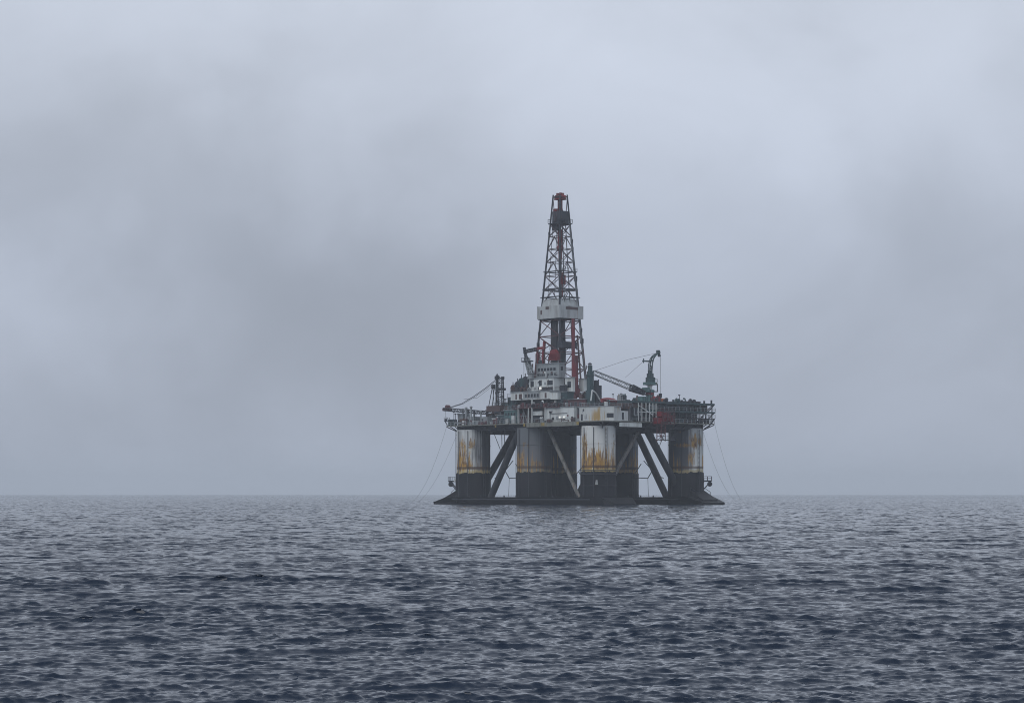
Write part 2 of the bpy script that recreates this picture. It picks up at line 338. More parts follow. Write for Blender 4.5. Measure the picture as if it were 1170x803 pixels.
# ------------------------------------------------------------------ sea: one sheet to the horizon, waves as real geometry
def build_sea():
    rng = np.random.default_rng(11)
    az = [-math.pi]
    while az[-1] < math.pi - 1e-4:
        a = abs(az[-1]); st = 0.00095 if a < 0.27 else (0.0016 if a < 0.40 else min(0.12, 0.0016 + (a - 0.40) * 0.12))
        az.append(az[-1] + st)
    az = np.array(az[:-1]); az -= az[np.argmin(np.abs(az))]
    rad = [1.2]
    while rad[-1] < 13000:
        d = rad[-1]; k = 0.02 if d < 22 else (0.00125 if d < 1400 else min(0.03, 0.00125 + (d - 1400) / 1400 * 0.004))
        rad.append(d * (1 + k))
    rad = np.array(rad)
    na, nr = len(az), len(rad)
    daz = np.abs(np.roll(az, -1) - az); daz[-1] = daz[-2]
    drr = np.gradient(rad)
    A, Rr = np.meshgrid(az, rad)
    X = (CAM_X + Rr * np.sin(A)).astype(np.float32); Y = (-CAM_D + Rr * np.cos(A)).astype(np.float32)
    sp = np.maximum(drr[:, None], rad[:, None] * daz[None, :]).astype(np.float32)
    # chop of a fresh breeze running roughly towards the camera: random wave trains, 0.35 to 14 m long
    nw = 260
    lam = np.exp(rng.uniform(math.log(0.13), math.log(11), nw)); k = 2 * math.pi / lam
    th = R(-86) + rng.normal(0, 1.0, nw) * np.clip(0.62 - 0.22 * np.log(lam / 0.2), 0.26, 0.62)
    slope = 0.049 * np.where(lam < 0.6, 1.0, (0.6 / lam) ** 0.95) * rng.uniform(0.6, 1.4, nw)
    amp = slope / k; ph = rng.uniform(0, 2 * math.pi, nw)
    Z = np.zeros_like(X); DX = np.zeros_like(X); DY = np.zeros_like(X)
    # gusts: patches where the chop stands higher or lower
    G = np.ones_like(X)
    for _ in range(14):
        l = math.exp(rng.uniform(math.log(18), math.log(160))); t = rng.uniform(0, 2 * math.pi); kk = 2 * math.pi / l
        G += np.float32(0.05) * np.sin((kk * math.cos(t)) * X * 0.5 + (kk * math.sin(t)) * Y + rng.uniform(0, 6.28)).astype(np.float32)
    G = np.clip(G, 0.45, 1.7)
    miss = np.zeros_like(X)
    for i in range(nw):
        att = np.clip((lam[i] / sp - 1.9) / 1.2, 0, 1)
        if lam[i] > 0.3: miss += np.float32(slope[i] ** 2 / 2) * (1 - att * att)
        if lam[i] < 4: att = att * G
        p = (k[i] * math.cos(th[i])) * X + (k[i] * math.sin(th[i])) * Y + ph[i]
        p = p.astype(np.float32); a = np.float32(amp[i]) * att; sn = np.sin(p)
        Z += a * np.cos(p); DX -= (0.95 * math.cos(th[i])) * a * sn; DY -= (0.95 * math.sin(th[i])) * a * sn
    co = np.empty((nr * na, 3), np.float32)
    co[:, 0] = (X + DX).ravel(); co[:, 1] = (Y + DY).ravel(); co[:, 2] = Z.ravel()
    i = np.arange(nr - 1)[:, None] * na; j = np.arange(na)[None, :]; j2 = (j + 1) % na
    q = np.stack([i + j, i + j2, i + na + j2, i + na + j], -1).reshape(-1, 4)[:, ::-1]
    me = bpy.data.meshes.new('sea'); nf = len(q)
    me.vertices.add(nr * na); me.vertices.foreach_set('co', co.ravel())
    me.loops.add(nf * 4); me.loops.foreach_set('vertex_index', q.ravel().astype(np.int32))
    me.polygons.add(nf); me.polygons.foreach_set('loop_start', (np.arange(nf) * 4).astype(np.int32))
    me.polygons.foreach_set('use_smooth', np.ones(nf, bool)); me.update(calc_edges=True)
    at_ = me.attributes.new('ripple', 'FLOAT', 'POINT'); at_.data.foreach_set('value', np.sqrt(miss).ravel().astype(np.float32))
    m, t, p = mat_new('sea_water'); N, L = t.nodes.new, t.links.new
    p.inputs['Base Color'].default_value = (0.003, 0.013, 0.032, 1); p.inputs['Roughness'].default_value = 0.03; p.inputs['IOR'].default_value = 1.37
    c = N('ShaderNodeTexCoord'); g = N('ShaderNodeNewGeometry'); acc = g.outputs['Normal']
    for s_, k_, st in ((2.6, 0.7, 0.14), (9.0, 0.8, 0.16)):       # ripples too small for the mesh
        mp = N('ShaderNodeMapping'); mp.inputs['Scale'].default_value = (s_ * k_, s_, 1); L(c.outputs['Object'], mp.inputs['Vector'])
        n = N('ShaderNodeTexNoise'); n.inputs['Scale'].default_value = 1; n.inputs['Detail'].default_value = 3; n.inputs['Roughness'].default_value = 0.6; L(mp.outputs[0], n.inputs['Vector'])
        sb = N('ShaderNodeVectorMath'); sb.operation = 'SUBTRACT'; L(n.outputs['Color'], sb.inputs[0]); sb.inputs[1].default_value = (0.5, 0.5, 0.5)
        sc = N('ShaderNodeVectorMath'); sc.operation = 'MULTIPLY'; L(sb.outputs[0], sc.inputs[0]); sc.inputs[1].default_value = (st * 1.5, st * 2.4, 0)
        ad = N('ShaderNodeVectorMath'); L(acc, ad.inputs[0]); L(sc.outputs[0], ad.inputs[1]); acc = ad.outputs[0]
    # chop too short for the sheet's mesh out there: the same slopes, as bent normals
    ra = N('ShaderNodeAttribute'); ra.attribute_name = 'ripple'
    for s_ in (0.75, 2.1):
        mp = N('ShaderNodeMapping'); mp.inputs['Scale'].default_value = (s_ * 0.75, s_, 1); L(c.outputs['Object'], mp.inputs['Vector'])
        n = N('ShaderNodeTexNoise'); n.inputs['Scale'].default_value = 1; n.inputs['Detail'].default_value = 2; L(mp.outputs[0], n.inputs['Vector'])
        sb = N('ShaderNodeVectorMath'); sb.operation = 'SUBTRACT'; L(n.outputs['Color'], sb.inputs[0]); sb.inputs[1].default_value = (0.5, 0.5, 0.5)
        sc = N('ShaderNodeVectorMath'); sc.operation = 'MULTIPLY'; L(sb.outputs[0], sc.inputs[0]); sc.inputs[1].default_value = (4.2, 7.5, 0)
        s2 = N('ShaderNodeVectorMath'); s2.operation = 'SCALE'; L(sc.outputs[0], s2.inputs[0]); L(ra.outputs['Fac'], s2.inputs['Scale'])
        ad = N('ShaderNodeVectorMath'); L(acc, ad.inputs[0]); L(s2.outputs[0], ad.inputs[1]); acc = ad.outputs[0]
    nz = N('ShaderNodeVectorMath'); nz.operation = 'NORMALIZE'; L(acc, nz.inputs[0]); L(nz.outputs[0], p.inputs['Normal'])
    me.materials.append(m)
    o = bpy.data.objects.new('sea', me); S.collection.objects.link(o)
    o['kind'] = 'structure'; o['label'] = 'choppy dark blue grey sea reaching the foggy horizon'
build_sea()

# fog: one even box of air round camera, sea and rig
hz = MB().box(-13500, 13500, -14500, 13500, -2.5, 106).build('haze', 'white', smooth=False)
hz['kind'] = 'stuff'; hz['label'] = 'pale sea fog over the water'
mh = bpy.data.materials.new('fog_air'); mh.use_nodes = True; th_ = mh.node_tree; th_.nodes.clear()
oo = th_.nodes.new('ShaderNodeOutputMaterial'); pv = th_.nodes.new('ShaderNodeVolumePrincipled')
pv.inputs['Color'].default_value = (0.88, 0.94, 1.0, 1); pv.inputs['Density'].default_value = 0.00017
th_.links.new(pv.outputs[0], oo.inputs['Volume']); hz.data.materials.clear(); hz.data.materials.append(mh)

# ------------------------------------------------------------------ the drilling rig
LC, WC, RC = 29.0, 19.3, 5.45
Z0 = 23.6                            # underside of the deck
rig = thing('oil_rig', 'huge weathered drilling rig standing on six rust streaked columns in the misty sea', 'oil rig')

# pontoons: long low hulls awash, raked ends
for v in (-WC, WC):
    b = MB(); sg = 1 if v > 0 else -1                   # the raked fairing stands on the outer end of each hull
    pts = [(-40.5 * sg, 0.5), (-37.0 * sg, 2.3), (35.0 * sg, 2.4), ((41.2 if sg > 0 else 43.6) * sg, 0.7), (40.4 * sg, -5), (-40.0 * sg, -5)]
    n = len(pts); w = 6.6
    vs = [(u, v - w, z) for u, z in pts] + [(u, v + w, z) for u, z in pts]
    # end faces drawn in so that the bow is narrower than the hull
    vs = [((u), v + (y - v) * (0.72 if abs(u) > 39 else 1.0), z) for u, y, z in vs]
    b.add(vs, [tuple(range(n)), tuple(range(n, 2 * n))[::-1]] + [(i, n + i, n + (i + 1) % n, (i + 1) % n) for i in range(n)])
    po = b.build('pontoon', 'hull', rig, smooth=False)
    fa = MB(); hw = 3.4; e_ = [(33.2 * sg, 2.38), (33.2 * sg, 4.7), ((39.4 if sg > 0 else 41.0) * sg, 1.6), ((39.4 if sg > 0 else 41.0) * sg, 0.9)]
    fa.add([(u, v - hw, z) for u, z in e_] + [(u, v + hw, z) for u, z in e_], [(0, 1, 2, 3), (7, 6, 5, 4)] + [(i, 4 + i, 4 + (i + 1) % 4, (i + 1) % 4) for i in range(4)])
    fa.build('bow_fairing', 'hull', po, smooth=False)
    k = MB()
    for i in range(-5, 6): k.tube((i * 5.6 + 2.2, v - 4.6, 2.38), (i * 5.6 + 2.2, v - 4.6, 2.9), 0.22, 6)
    k.build('bollard', 'dark', po)
    k = MB().box(-32, 32, v - 6.72, v - 6.58, 1.5, 1.95).box(-32, 32, v + 6.58, v + 6.72, 1.5, 1.95); k.build('rubbing_strake', 'dark', po)
    for sgn in (sg,):
        k = MB()
        for a in (-3.0, 3.0):
            k.bar((sgn * 33.8, v + a, 4.4), (sgn * 33.8, v + a, 5.5), 0.14); k.bar((sgn * 36.6, v + a, 3.0), (sgn * 36.6, v + a, 4.0), 0.14)
            k.bar((sgn * 33.8, v + a, 5.4), (sgn * 36.6, v + a, 4.0), 0.12)
        k.build('bow_rail', 'dark', po)

# columns
WHITE_, GREY_ = (0.59, 0.615, 0.615), (0.21, 0.235, 0.26)
cols = [(-LC, -WC, 'left', RC, dict(base=WHITE_, rustiness=-.05, grime=.4, shade_grime=(1, -.15, .15, .55, .93), patches=((-.72, 14.4, 3.0, 6.2, .97), (-.1, 19.2, 1.0, 1.6, .8), (-.55, 12.6, 3.6, 1.6, .9)))),
        (0, -WC, 'grimy', RC, dict(base=(.135, .15, .165), rustiness=-.45, grime=.75, shade_grime=(1, -.1, .15, .7, .93), patches=((-.85, 13.6, 2.2, 3.4, .75), (.1, 12.8, 2.6, 1.2, .45)))),
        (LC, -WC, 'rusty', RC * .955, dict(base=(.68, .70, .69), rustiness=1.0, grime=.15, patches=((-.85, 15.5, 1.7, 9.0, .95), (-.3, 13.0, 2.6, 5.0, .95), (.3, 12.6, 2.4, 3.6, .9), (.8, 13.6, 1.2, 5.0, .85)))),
        (-LC, WC, 'dark', RC, dict(base=(.05, .053, .064), rustiness=0, grime=.6, shade_grime=(1, 0, -2, -1, .9))),
        (0, WC, 'back', RC, dict(base=GREY_, rustiness=.4, grime=.6, shade_grime=(-1, 0, -.75, -.35, .95), patches=((.8, 13.6, 2.6, 3.6, .7),))),
        (LC, WC, 'right', RC, dict(base=WHITE_, rustiness=-.3, grime=.5, shade_grime=(-1, -.1, -.25, .15, .93), patches=((.5, 20.0, 2.6, 2.2, .9), (.0, 18.6, 4.0, .9, .8), (.25, 14.6, 1.4, 2.6, .8), (.95, 13.4, 1.4, 2.6, .9))))]
for cu, cv, kind, r, look in cols:
    b = MB(); b.lathe(cu, cv, [(r + .30, 0.5), (r + .30, 3.0), (r + .18, 3.2), (r + .18, 9.9), (r, 10.15), (r, 18.6), (r + .09, 18.65), (r + .09, 18.9), (r, 18.95), (r, Z0 + .4)], 56)
    lab = {'rusty': 'white column with heavy orange rust runs', 'dark': 'column dark all the way up', 'grimy': 'grey grimy column with a brown band'}.get(kind)
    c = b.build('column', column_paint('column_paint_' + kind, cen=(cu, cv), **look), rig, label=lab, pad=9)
    k = MB()                                           # fender pipes and a ladder run down the shell
    for ang in (R(232), R(262), R(300)):
        a = (cu + (r + .25) * math.cos(ang), cv + (r + .25) * math.sin(ang))
        k.tube((*a, 2.5), (*a, Z0), 0.11, 6)
    k.build('riser_pipe', 'dark', c)
    k = MB(); ang = R(-42 + (22 if kind == 'rusty' else 38)); ca, sa = math.cos(ang), math.sin(ang)
    for o_ in (-.35, .35): k.bar((cu + (r + .45) * ca - o_ * sa, cv + (r + .45) * sa + o_ * ca, 2.4), (cu + (r + .45) * ca - o_ * sa, cv + (r + .45) * sa + o_ * ca, Z0), 0.09)
    for i in range(52):
        z = 2.6 + i * 0.4; k.bar((cu + (r + .45) * ca + .35 * sa, cv + (r + .45) * sa - .35 * ca, z), (cu + (r + .45) * ca - .35 * sa, cv + (r + .45) * sa + .35 * ca, z), 0.06)
    k.build('ladder', 'dark', c)
    if kind == 'rusty':                                # draught strokes and ring pipe on the near column
        k = MB(); ang0 = R(-50)
        for da, lean in ((-.055, .035), (.0, .025), (.05, -.035)):
            p0 = (cu + (r + .3) * math.cos(ang0 + da), cv + (r + .3) * math.sin(ang0 + da), 6.2); p1 = (cu + (r + .3) * math.cos(ang0 + da + lean), cv + (r + .3) * math.sin(ang0 + da + lean), 7.6)
            k.bar(p0, p1, 0.2)
        k.build('draught_mark', 'white', c)
        k = MB()
        for z, rr in ((5.9, .1), (9.4, .16), (10.6, .1)):
            ring = [(cu + (r + .42) * math.cos(R(a)), cv + (r + .42) * math.sin(R(a)), z) for a in range(-150, 61, 10)]
            k.path(ring, rr, 6)
        k.build('ring_pipe', 'dark', c)

def fairlead(cu, cv, su, sv):
    """anchor fairlead platform bracketed off a corner column"""
    d = math.hypot(su, sv); a, b_ = su / d, sv / d
    def P(o, t, z): return (cu + (RC + o) * a - t * b_, cv + (RC + o) * b_ + t * a, z)
    f = hub('fairlead_platform', rig)
    k = MB()
    for t in (-1.2, 1.2):
        k.bar(P(-.1, t, 4.6), P(2.3, t, 7.3), .3); k.bar(P(-.1, t, 7.4), P(2.6, t, 7.4), .3)
    k.add([P(-.1, -1.5, 7.45), P(2.6, -1.5, 7.45), P(2.6, 1.5, 7.45), P(-.1, 1.5, 7.45), P(-.1, -1.5, 7.7), P(2.6, -1.5, 7.7), P(2.6, 1.5, 7.7), P(-.1, 1.5, 7.7)],
          [(3, 2, 1, 0), (4, 5, 6, 7), (0, 1, 5, 4), (1, 2, 6, 5), (2, 3, 7, 6), (3, 0, 4, 7)])
    k.build('bracket', 'dark', f)
    k = MB().rail([P(0, -1.5, 7.7), P(2.6, -1.5, 7.7), P(2.6, 1.5, 7.7), P(0, 1.5, 7.7)], 1.2, 1.2, .1); k.build('railing', 'dark', f)
    k = MB().tube(P(2.0, -.5, 6.5), P(2.0, .5, 6.5), .8, 14); k.build('sheave', 'dark', f)
    k = MB().tube(P(.1, 2.2, 7.0), P(.1, 2.2, 8.3), .28, 8).tube(P(.1, 3.0, 7.2), P(.1, 3.0, 8.1), .22, 8); k.build('light_box', 'white', f)
for su, sv in ((-1, -1), (1, 1), (1, -1), (-1, 1)):
    if (su, sv) == (1, -1): continue
    fairlead(su * LC, sv * WC, *{(-1, -1): (-.97, -.72), (1, 1): (.9, .9), (-1, 1): (-1, 1)}[(su, sv)])

# braces
def brace(p, q, r, mat='dark', label=None): return MB().tube(p, q, r, 14).build('brace', mat, rig, label=label)
for su in (-1, 1):
    for sv in (-1, 1):
        light = (su, sv) == (1, -1)
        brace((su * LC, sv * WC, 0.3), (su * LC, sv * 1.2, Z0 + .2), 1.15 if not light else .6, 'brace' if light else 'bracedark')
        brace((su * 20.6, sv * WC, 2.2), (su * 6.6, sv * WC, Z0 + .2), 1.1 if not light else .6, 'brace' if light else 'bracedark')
for su, sv in ((-1, -1), (1, 1), (-1, 1)):
    k = MB()                                           # small hose and hanging catwalk between the braces
    k.path([(su * 22, sv * (WC - 3), 8.4), (su * 19.5, sv * (WC - 3), 9.0), (su * 17.0, sv * (WC - 3), 10.8), (su * 13.2, sv * (WC - 3), 14)], .14)
    k.path([(su * 17, sv * (WC - 3), 10.8), (su * 15, sv * (WC - 3), 8.4), (su * 8, sv * (WC - 3), 8.6), (su * 12, sv * (WC - 3), 13)], .14)
    k.path([(su * 22, sv * (WC - 6), Z0), (su * 21.8, sv * (WC - 6), 16)], .12); k.path([(su * 20.6, sv * (WC - 6), Z0), (su * 20.6, sv * (WC - 6), 17.5)], .12)
    k.path([(su * 25, sv * (WC - 5), Z0), (su * 22.4, sv * (WC - 6), 17.2)], .1)
    k.path([(su * 15, sv * (WC - 3), 8.4), (su * 15.3, sv * (WC - 3), 2.6)], .07)
    k.build('hanging_hose', 'dark', rig, pad=.8)

# deck box: hull of the deck, edge girder, cantilevered platforms
A0, B0, A1, B1 = 33.5, 22.0, 36.2, 24.6
dk = MB().box(-A0, A0, -B0, B0, Z0, 25.2).build('deck_hull', 'dark', rig, smooth=False)
k = MB()
for i in range(-5, 6): k.box(i * 6 - .25, i * 6 + .25, -B0 + 1, B0 - 1, Z0 - .9, Z0)
for j in (-15, -8, 0, 8, 15): k.box(-A0 + 1, A0 - 1, j - .25, j + .25, Z0 - .7, Z0)
k.build('girder', 'dark', dk)
pl = MB().box(-A1, A1, -B1, B1, 25.205, 25.5).build('deck_plate', 'edge', rig, smooth=False)
k = MB()
for i in range(-7, 8):
    for sv in (-1, 1):
        k.bar((i * 4.9, sv * B0, 23.9), (i * 4.9, sv * B1, 25.1), .22)
for j in range(-5, 6):
    for su in (-1, 1): k.bar((su * A0, j * 4.2, 23.9), (su * A1, j * 4.2, 25.1), .22)
for su in (-1, 1):
    for sv in (-1, 1): k.bar((su * A0, sv * B0, 23.4), (su * A1, sv * B1, 25.1), .3); k.bar((su * A0, sv * B0, 23.4), (su * (A0 + .2), sv * B0, 25.2), .3)
k.build('bracket', 'dark', pl)
k = MB().rail([(-A1, B1, 25.5), (-A1, -B1, 25.5), (24.5, -B1, 25.5)], 1.1, 1.8, .085); k.rail([(-A1, B1, 25.5), (A1, B1, 25.5)], 1.1, 1.8, .085); k.build('railing', 'grey', pl)
k = MB()
for a, b_ in ((-12.5, -11.9), (1.0, 1.7), (9.0, 10.6), (25.0, 26.0)): k.box(a, b_, -B1 - .14, -B1 + .02, 24.4, 25.35)
k.build('edge_marking', 'yellow', pl)
k = MB().box(2.2, 26, -B1 - .08, -B1 + .03, 24.15, 25.3); k.build('edge_plate', 'edge', pl)

# --- block builder on the left-hand (v-) side: px0..px1 is the face on the plane v0, from photo row y1 (foot) to y0 (top)
def blk(px0, px1, y0, y1, v0, dv):
    u0, u1 = u_at(px0, v0), u_at(px1, v0); um = (u0 + u1) / 2
    return u0, u1, v0, v0 + dv, z_at(y1, um, v0), z_at(y0, um, v0)
def windows(par, b, n, zf0, zf1, f0=.06, f1=.94, fill=.6, mat='glass', name='window'):
    u0, u1, v0, v1, z0, z1 = b; k = MB(); st = (u1 - u0) * (f1 - f0) / n
    for i in range(n):
        a = u0 + (u1 - u0) * f0 + i * st; k.box(a, a + st * fill, v0 - .05, v0 + .1, z0 + (z1 - z0) * zf0, z0 + (z1 - z0) * zf1)
    return k.build(name, mat, par, smooth=False)
def house(name, mat, b, win=None, label=None, roof=True):
    h = MB().box(*b).build(name, mat, rig, smooth=False, label=label)
    u0, u1, v0, v1, z0, z1 = b
    if roof: MB().box(u0 - .25, u1 + .25, v0 - .25, v1 + .25, z1 - .02, z1 + .16).build('roof', 'grey', h, smooth=False)
    if win: windows(h, b, *win)
    return h
def topside_rail(b, par, mat='grey'):
    u0, u1, v0, v1, z0, z1 = b; MB().rail([(u0, v1, z1 + .16), (u0, v0, z1 + .16), (u1, v0, z1 + .16), (u1, v1, z1 + .16)], 1.1, 1.5, .08).build('railing', mat, par)

# main accommodation walls of the lower tier
b = blk(622, 656, 465, 484, -23.4, 8); h = house('deckhouse', 'white', b, None, 'long white deckhouse wall with two bright floodlights')
h_deck = h
u0, u1, v0, v1, z0, z1 = b
k = MB().box(u0 + 3, u1 - 3, v0 - .12, v0 + .02, z0 + 3.1, z0 + 3.25); k.build('pipe_run', 'dark', h)
k = MB()
for px in (640.6, 645.4): k.lathe(u_at(px, v0), v0 - .4, [(.1, z0 + 1.6), (.3, z0 + 1.65), (.33, z0 + 2.15), (.1, z0 + 2.25)], 12)
k.build('floodlight', 'lamp', h)
k = MB().box(u1 - 1.3, u1 - .4, v0 - .06, v0 + .05, z0 + .1, z0 + 2.1); k.build('door', 'dark', h)
topside_rail(b, h)

# corner block over the near column, chamfered towards the sea
cz0, cz1 = 25.5, 29.8
pts = [(26.0, -B1 + .1), (30.4, -B1 + .1), (A1 - .1, -19.6), (A1 - .1, -16.6), (26.0, -16.6)]
cb = MB().prism(pts, cz0, cz1).build('corner_house', steel('corner_house_paint', (0.52, 0.55, 0.55), (0.15, 0.13, 0.11), .5, .25, rustcol=(.36, .22, .04), stain=((32.0, -23.0, 26.3), 2.3, 2.6)), rig, smooth=False, label='white corner house with orange rust streaks')
MB().prism([(25.8, -B1 - .1), (30.5, -B1 - .1), (A1 + .1, -19.5), (A1 + .1, -16.4), (25.8, -16.4)], cz1, cz1 + .18).build('roof', 'grey', cb, smooth=False)
def on_ch(t, o=0.06):                # along the chamfer
    p, q = np.array((30.4, -B1 + .1)), np.array((A1 - .1, -19.6)); n_ = np.array((q - p)[::-1]) * (1, -1); n_ = n_ / np.linalg.norm(n_); return tuple(p + (q - p) * t + n_ * o)
a, c2 = on_ch(.70), on_ch(.98); d1, d2 = on_ch(.98, -.1), on_ch(.70, -.1)
MB().prism([a, c2, d1, d2], cz0 + 1.0, cz0 + 2.3).build('window', 'glass', cb, smooth=False)
k = MB().box(26.8, 27.5, -B1 + .02, -B1 + .2, cz0 + .2, cz0 + 2.1).box(28.7, 29.2, -B1 + .03, -B1 + .2, cz0 + .9, cz0 + 1.5); k.build('door', 'dark', cb, smooth=False)
MB().rail([(26.2, -16.6, cz1 + .18), (26.2, -B1, cz1 + .18), (30.5, -B1, cz1 + .18), (A1, -19.6, cz1 + .18), (A1, -12, cz1 + .18)], 1.0, 1.5, .08).build('railing', 'grey', cb)

# gap between deckhouse and corner house: stair and lockers
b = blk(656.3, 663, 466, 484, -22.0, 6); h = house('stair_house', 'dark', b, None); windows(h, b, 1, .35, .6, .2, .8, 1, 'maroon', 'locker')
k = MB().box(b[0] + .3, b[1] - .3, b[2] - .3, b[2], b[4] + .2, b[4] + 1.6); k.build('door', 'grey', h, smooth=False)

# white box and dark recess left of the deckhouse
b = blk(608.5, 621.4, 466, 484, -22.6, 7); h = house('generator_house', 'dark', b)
u0, u1, v0, v1, z0, z1 = b
k = MB().box(u0 + .2, u1 - .2, v0 - .5, v0 + .02, z0 + 2.6, z0 + 3.9); k.build('intake_hood', 'white', h, smooth=False)
k = MB().box(u0 + .4, u1 - .4, v0 - .12, v0, z0 + .5, z0 + 2.3); k.build('louvre', 'dark', h, smooth=False)
b = blk(590, 608, 466, 484, -20.5, 8); h = house('mud_module', 'brown', b)
u0, u1, v0, v1, z0, z1 = b; k = MB()
for i in range(5):
    x = u0 + (u1 - u0) * i / 4; k.bar((x, v0 - 1.9, 25.5), (x, v0 - 1.9, z1), .2)
    if i < 4: k.bar((x, v0 - 1.9, 25.5 + (i % 2) * 4), (x + (u1 - u0) / 4, v0 - 1.9, 25.5 + (1 - i % 2) * 4), .16)
k.bar((u0, v0 - 1.9, z0 + 2.4), (u1, v0 - 1.9, z0 + 2.4), .16); k.build('frame', 'grey', h)
k = MB()
for i in range(3): k.tube((u0 + 1.5 + i * 2.6, v0 - 1.1, 25.6), (u0 + 1.5 + i * 2.6, v0 - 1.1, 27.6 + (i % 2)), .8, 12)
k.build('tank', 'maroon', h)
# red walkway over the lower tier
u0, u1 = u_at(589, -22.8), u_at(642, -22.8); zt = z_at(466.2, 0, -22.8)
wk = MB().box(u0, u1, -24.0, -20.0, zt - .16, zt + .06).build('walkway', 'maroon', rig, smooth=False)
MB().rail([(u0, -20, zt), (u0, -24, zt), (u1, -24, zt), (u1, -20, zt)], 1.1, 1.7, .085).build('railing', 'maroon', wk)
k = MB()
for px in (592, 604, 608, 623): k.bar((u_at(px, -23.9), -23.9, 25.5), (u_at(px, -23.9), -23.9, z_at(456, 0, -23.9) if px == 608 else zt), .22 if px != 608 else .34)
k.build('post', 'white', wk)

# second tier: dark recess with plant, white walkway house with window band above it
zA, zB, zC = zt, z_at(456.5, 0, -20), z_at(447.3, 0, -20)
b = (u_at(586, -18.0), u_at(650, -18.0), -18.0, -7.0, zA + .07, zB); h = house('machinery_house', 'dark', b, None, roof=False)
rnd = random.Random(3)
for i in range(13):
    a = b[0] + .5 + i * 1.75; hh = rnd.uniform(.8, 2.2); mt = rnd.choice(['brown', 'maroon', 'grey', 'teal', 'dark', 'darkteal', 'brown'])
    if i % 3 == 0: MB().tube((a + .6, -18.9, zA + .1), (a + .6, -18.9, zA + hh), .55, 10).build('tank', mt, h)
    else: MB().box(a, a + rnd.uniform(.7, 1.4), -19.3, -18.05, zA + .1, zA + hh).build('pump_unit', mt, h, smooth=False)
b = (u_at(583.5, -20.5), u_at(631, -20.5), -20.5, -15.8, zB + .01, zC); h = house('control_house', 'white', b, None, 'white house with a framed row of small square windows')
u0, u1, v0, v1, z0, z1 = b; L_ = u1 - u0
k = MB().box(u_at(598, v0), u_at(616.5, v0), v0 - .1, v0 + .05, z0 + .35, z1 - .25); k.build('window_frame', 'grey', h, smooth=False)
k = MB()
for px in (600, 603.4, 606.8, 610.2, 613.6): k.box(u_at(px, v0), u_at(px + 2.1, v0), v0 - .16, v0, z0 + .75, z1 - .75)
k.build('window', 'glass', h, smooth=False)
k = MB()
for px, w_ in ((589, 1.6), (593, 3.4), (622.5, 2.0)): k.box(u_at(px, v0), u_at(px + w_, v0), v0 - .06, v0 + .05, z0 + .3, z1 - .6)
k.build('doorway', 'brown', h, smooth=False)
topside_rail(b, h, 'brown')
b = blk(622.8, 637, 447.6, 456.3, -21.2, 6); house('switch_house', 'white', (b[0] + 2.4, *b[1:]), None, None)
b = blk(633.5, 648, 447.8, 464, -19.8, 3); h = house('pump_house', 'darkteal', b, (2, .55, .75, .1, .9, .6, 'dark'))
# third tier: white block with dark windows, drill floor level
b4 = blk(604.5, 633, 432, 447.0, -17.5, 4.2); h4 = house('drill_floor_house', 'white', b4, None)
u0, u1, v0, v1, z0, z1 = b4; k = MB()
for px, w_, a, c_ in ((606.3, 3.6, .38, .78), (616, 3.0, .42, .85), (625.5, 6.0, .45, .8), (617.5, 14, .03, .30)): k.box(u_at(px, v0), u_at(px + w_, v0), v0 - .07, v0 + .05, z0 + (z1 - z0) * a, z0 + (z1 - z0) * c_)
k.build('window', 'glass', h4, smooth=False)
k = MB().lathe(u_at(617.5, v0 - .5), v0 - .5, [(.12, z0 + .5), (.4, z0 + .55), (.4, z0 + 1.35), (.12, z0 + 1.45)], 10); k.build('floodlight', 'lamp', h4)
topside_rail(b4, h4)
b5 = blk(613, 639, 415.5, 431.6, -16.2, 2.4); h5 = house('doghouse', 'grey', b5, None, 'tall pale grey cabin under the derrick with two rows of dark window slots')
u0, u1, v0, v1, z0, z1 = b5; windows(h5, b5, 6, .50, .70, .06, .88, .72); windows(h5, b5, 5, .14, .32, .04, .95, .8)
k = MB().box(u1 - .06, u1 + .06, v0 + .6, v0 + 1.5, z0 + 2.2, z0 + 3.4); k.build('side_window', 'glass', h5, smooth=False)
b6 = blk(645.5, 655, 431.5, 447.3, -15.6, .8); h6 = house('driller_cabin', 'white', b6, (1, .30, .72, .30, .72, 1), 'bright white cabin with one dark window')
k = MB().bar((b6[0] + 1.5, b6[2] + .5, b6[4]), (b6[0] + .7, b6[2], z_at(462, b6[0], b6[2])), .5); k.build('support_leg', 'white', h6)
b = blk(639.5, 644.5, 440, 452, -17.4, 1.2); house('winch_house', 'dark', b)
b = blk(662.5, 672, 449, 461, -13.5, 5); h = house('mud_pit_house', 'darkteal', b, (3, .2, .45, .1, .9, .5, 'brown'))
b = blk(640, 668, 456.5, 465.5, -19.5, 12); h = house('store_house', 'maroon', b, (5, .2, .7, .05, .95, .55, 'dark', 'opening'))
b = blk(661.5, 667, 433, 447.5, -11, 4); house('cement_house', 'white', b)
# dark vessels stepping up beside the white house
for px, py, r in ((587.5, 443.5, 1.25), (592.5, 440.5, 1.55), (597.2, 437.5, 1.9), (601.5, 435.2, 1.7)):
    u = u_at(px, -15.5); z = z_at(py, u, -15.5)
    ve = MB().tube((u, -16.2, z), (u, -15.6, z), r * .85, 16).build('vessel', {587.5: 'brown', 592.5: 'dark', 597.2: 'darkteal', 601.5: 'dark'}[px], rig)
    MB().box(u - r * .8, u + r * .8, -16.2, -15.4, zC + .1, z - r * .6).build('cradle', 'dark', ve, smooth=False)
    MB().tube((u, -16, z), (u, -16, z + r + .7), .14, 6).build('vent_pipe', 'dark', ve)
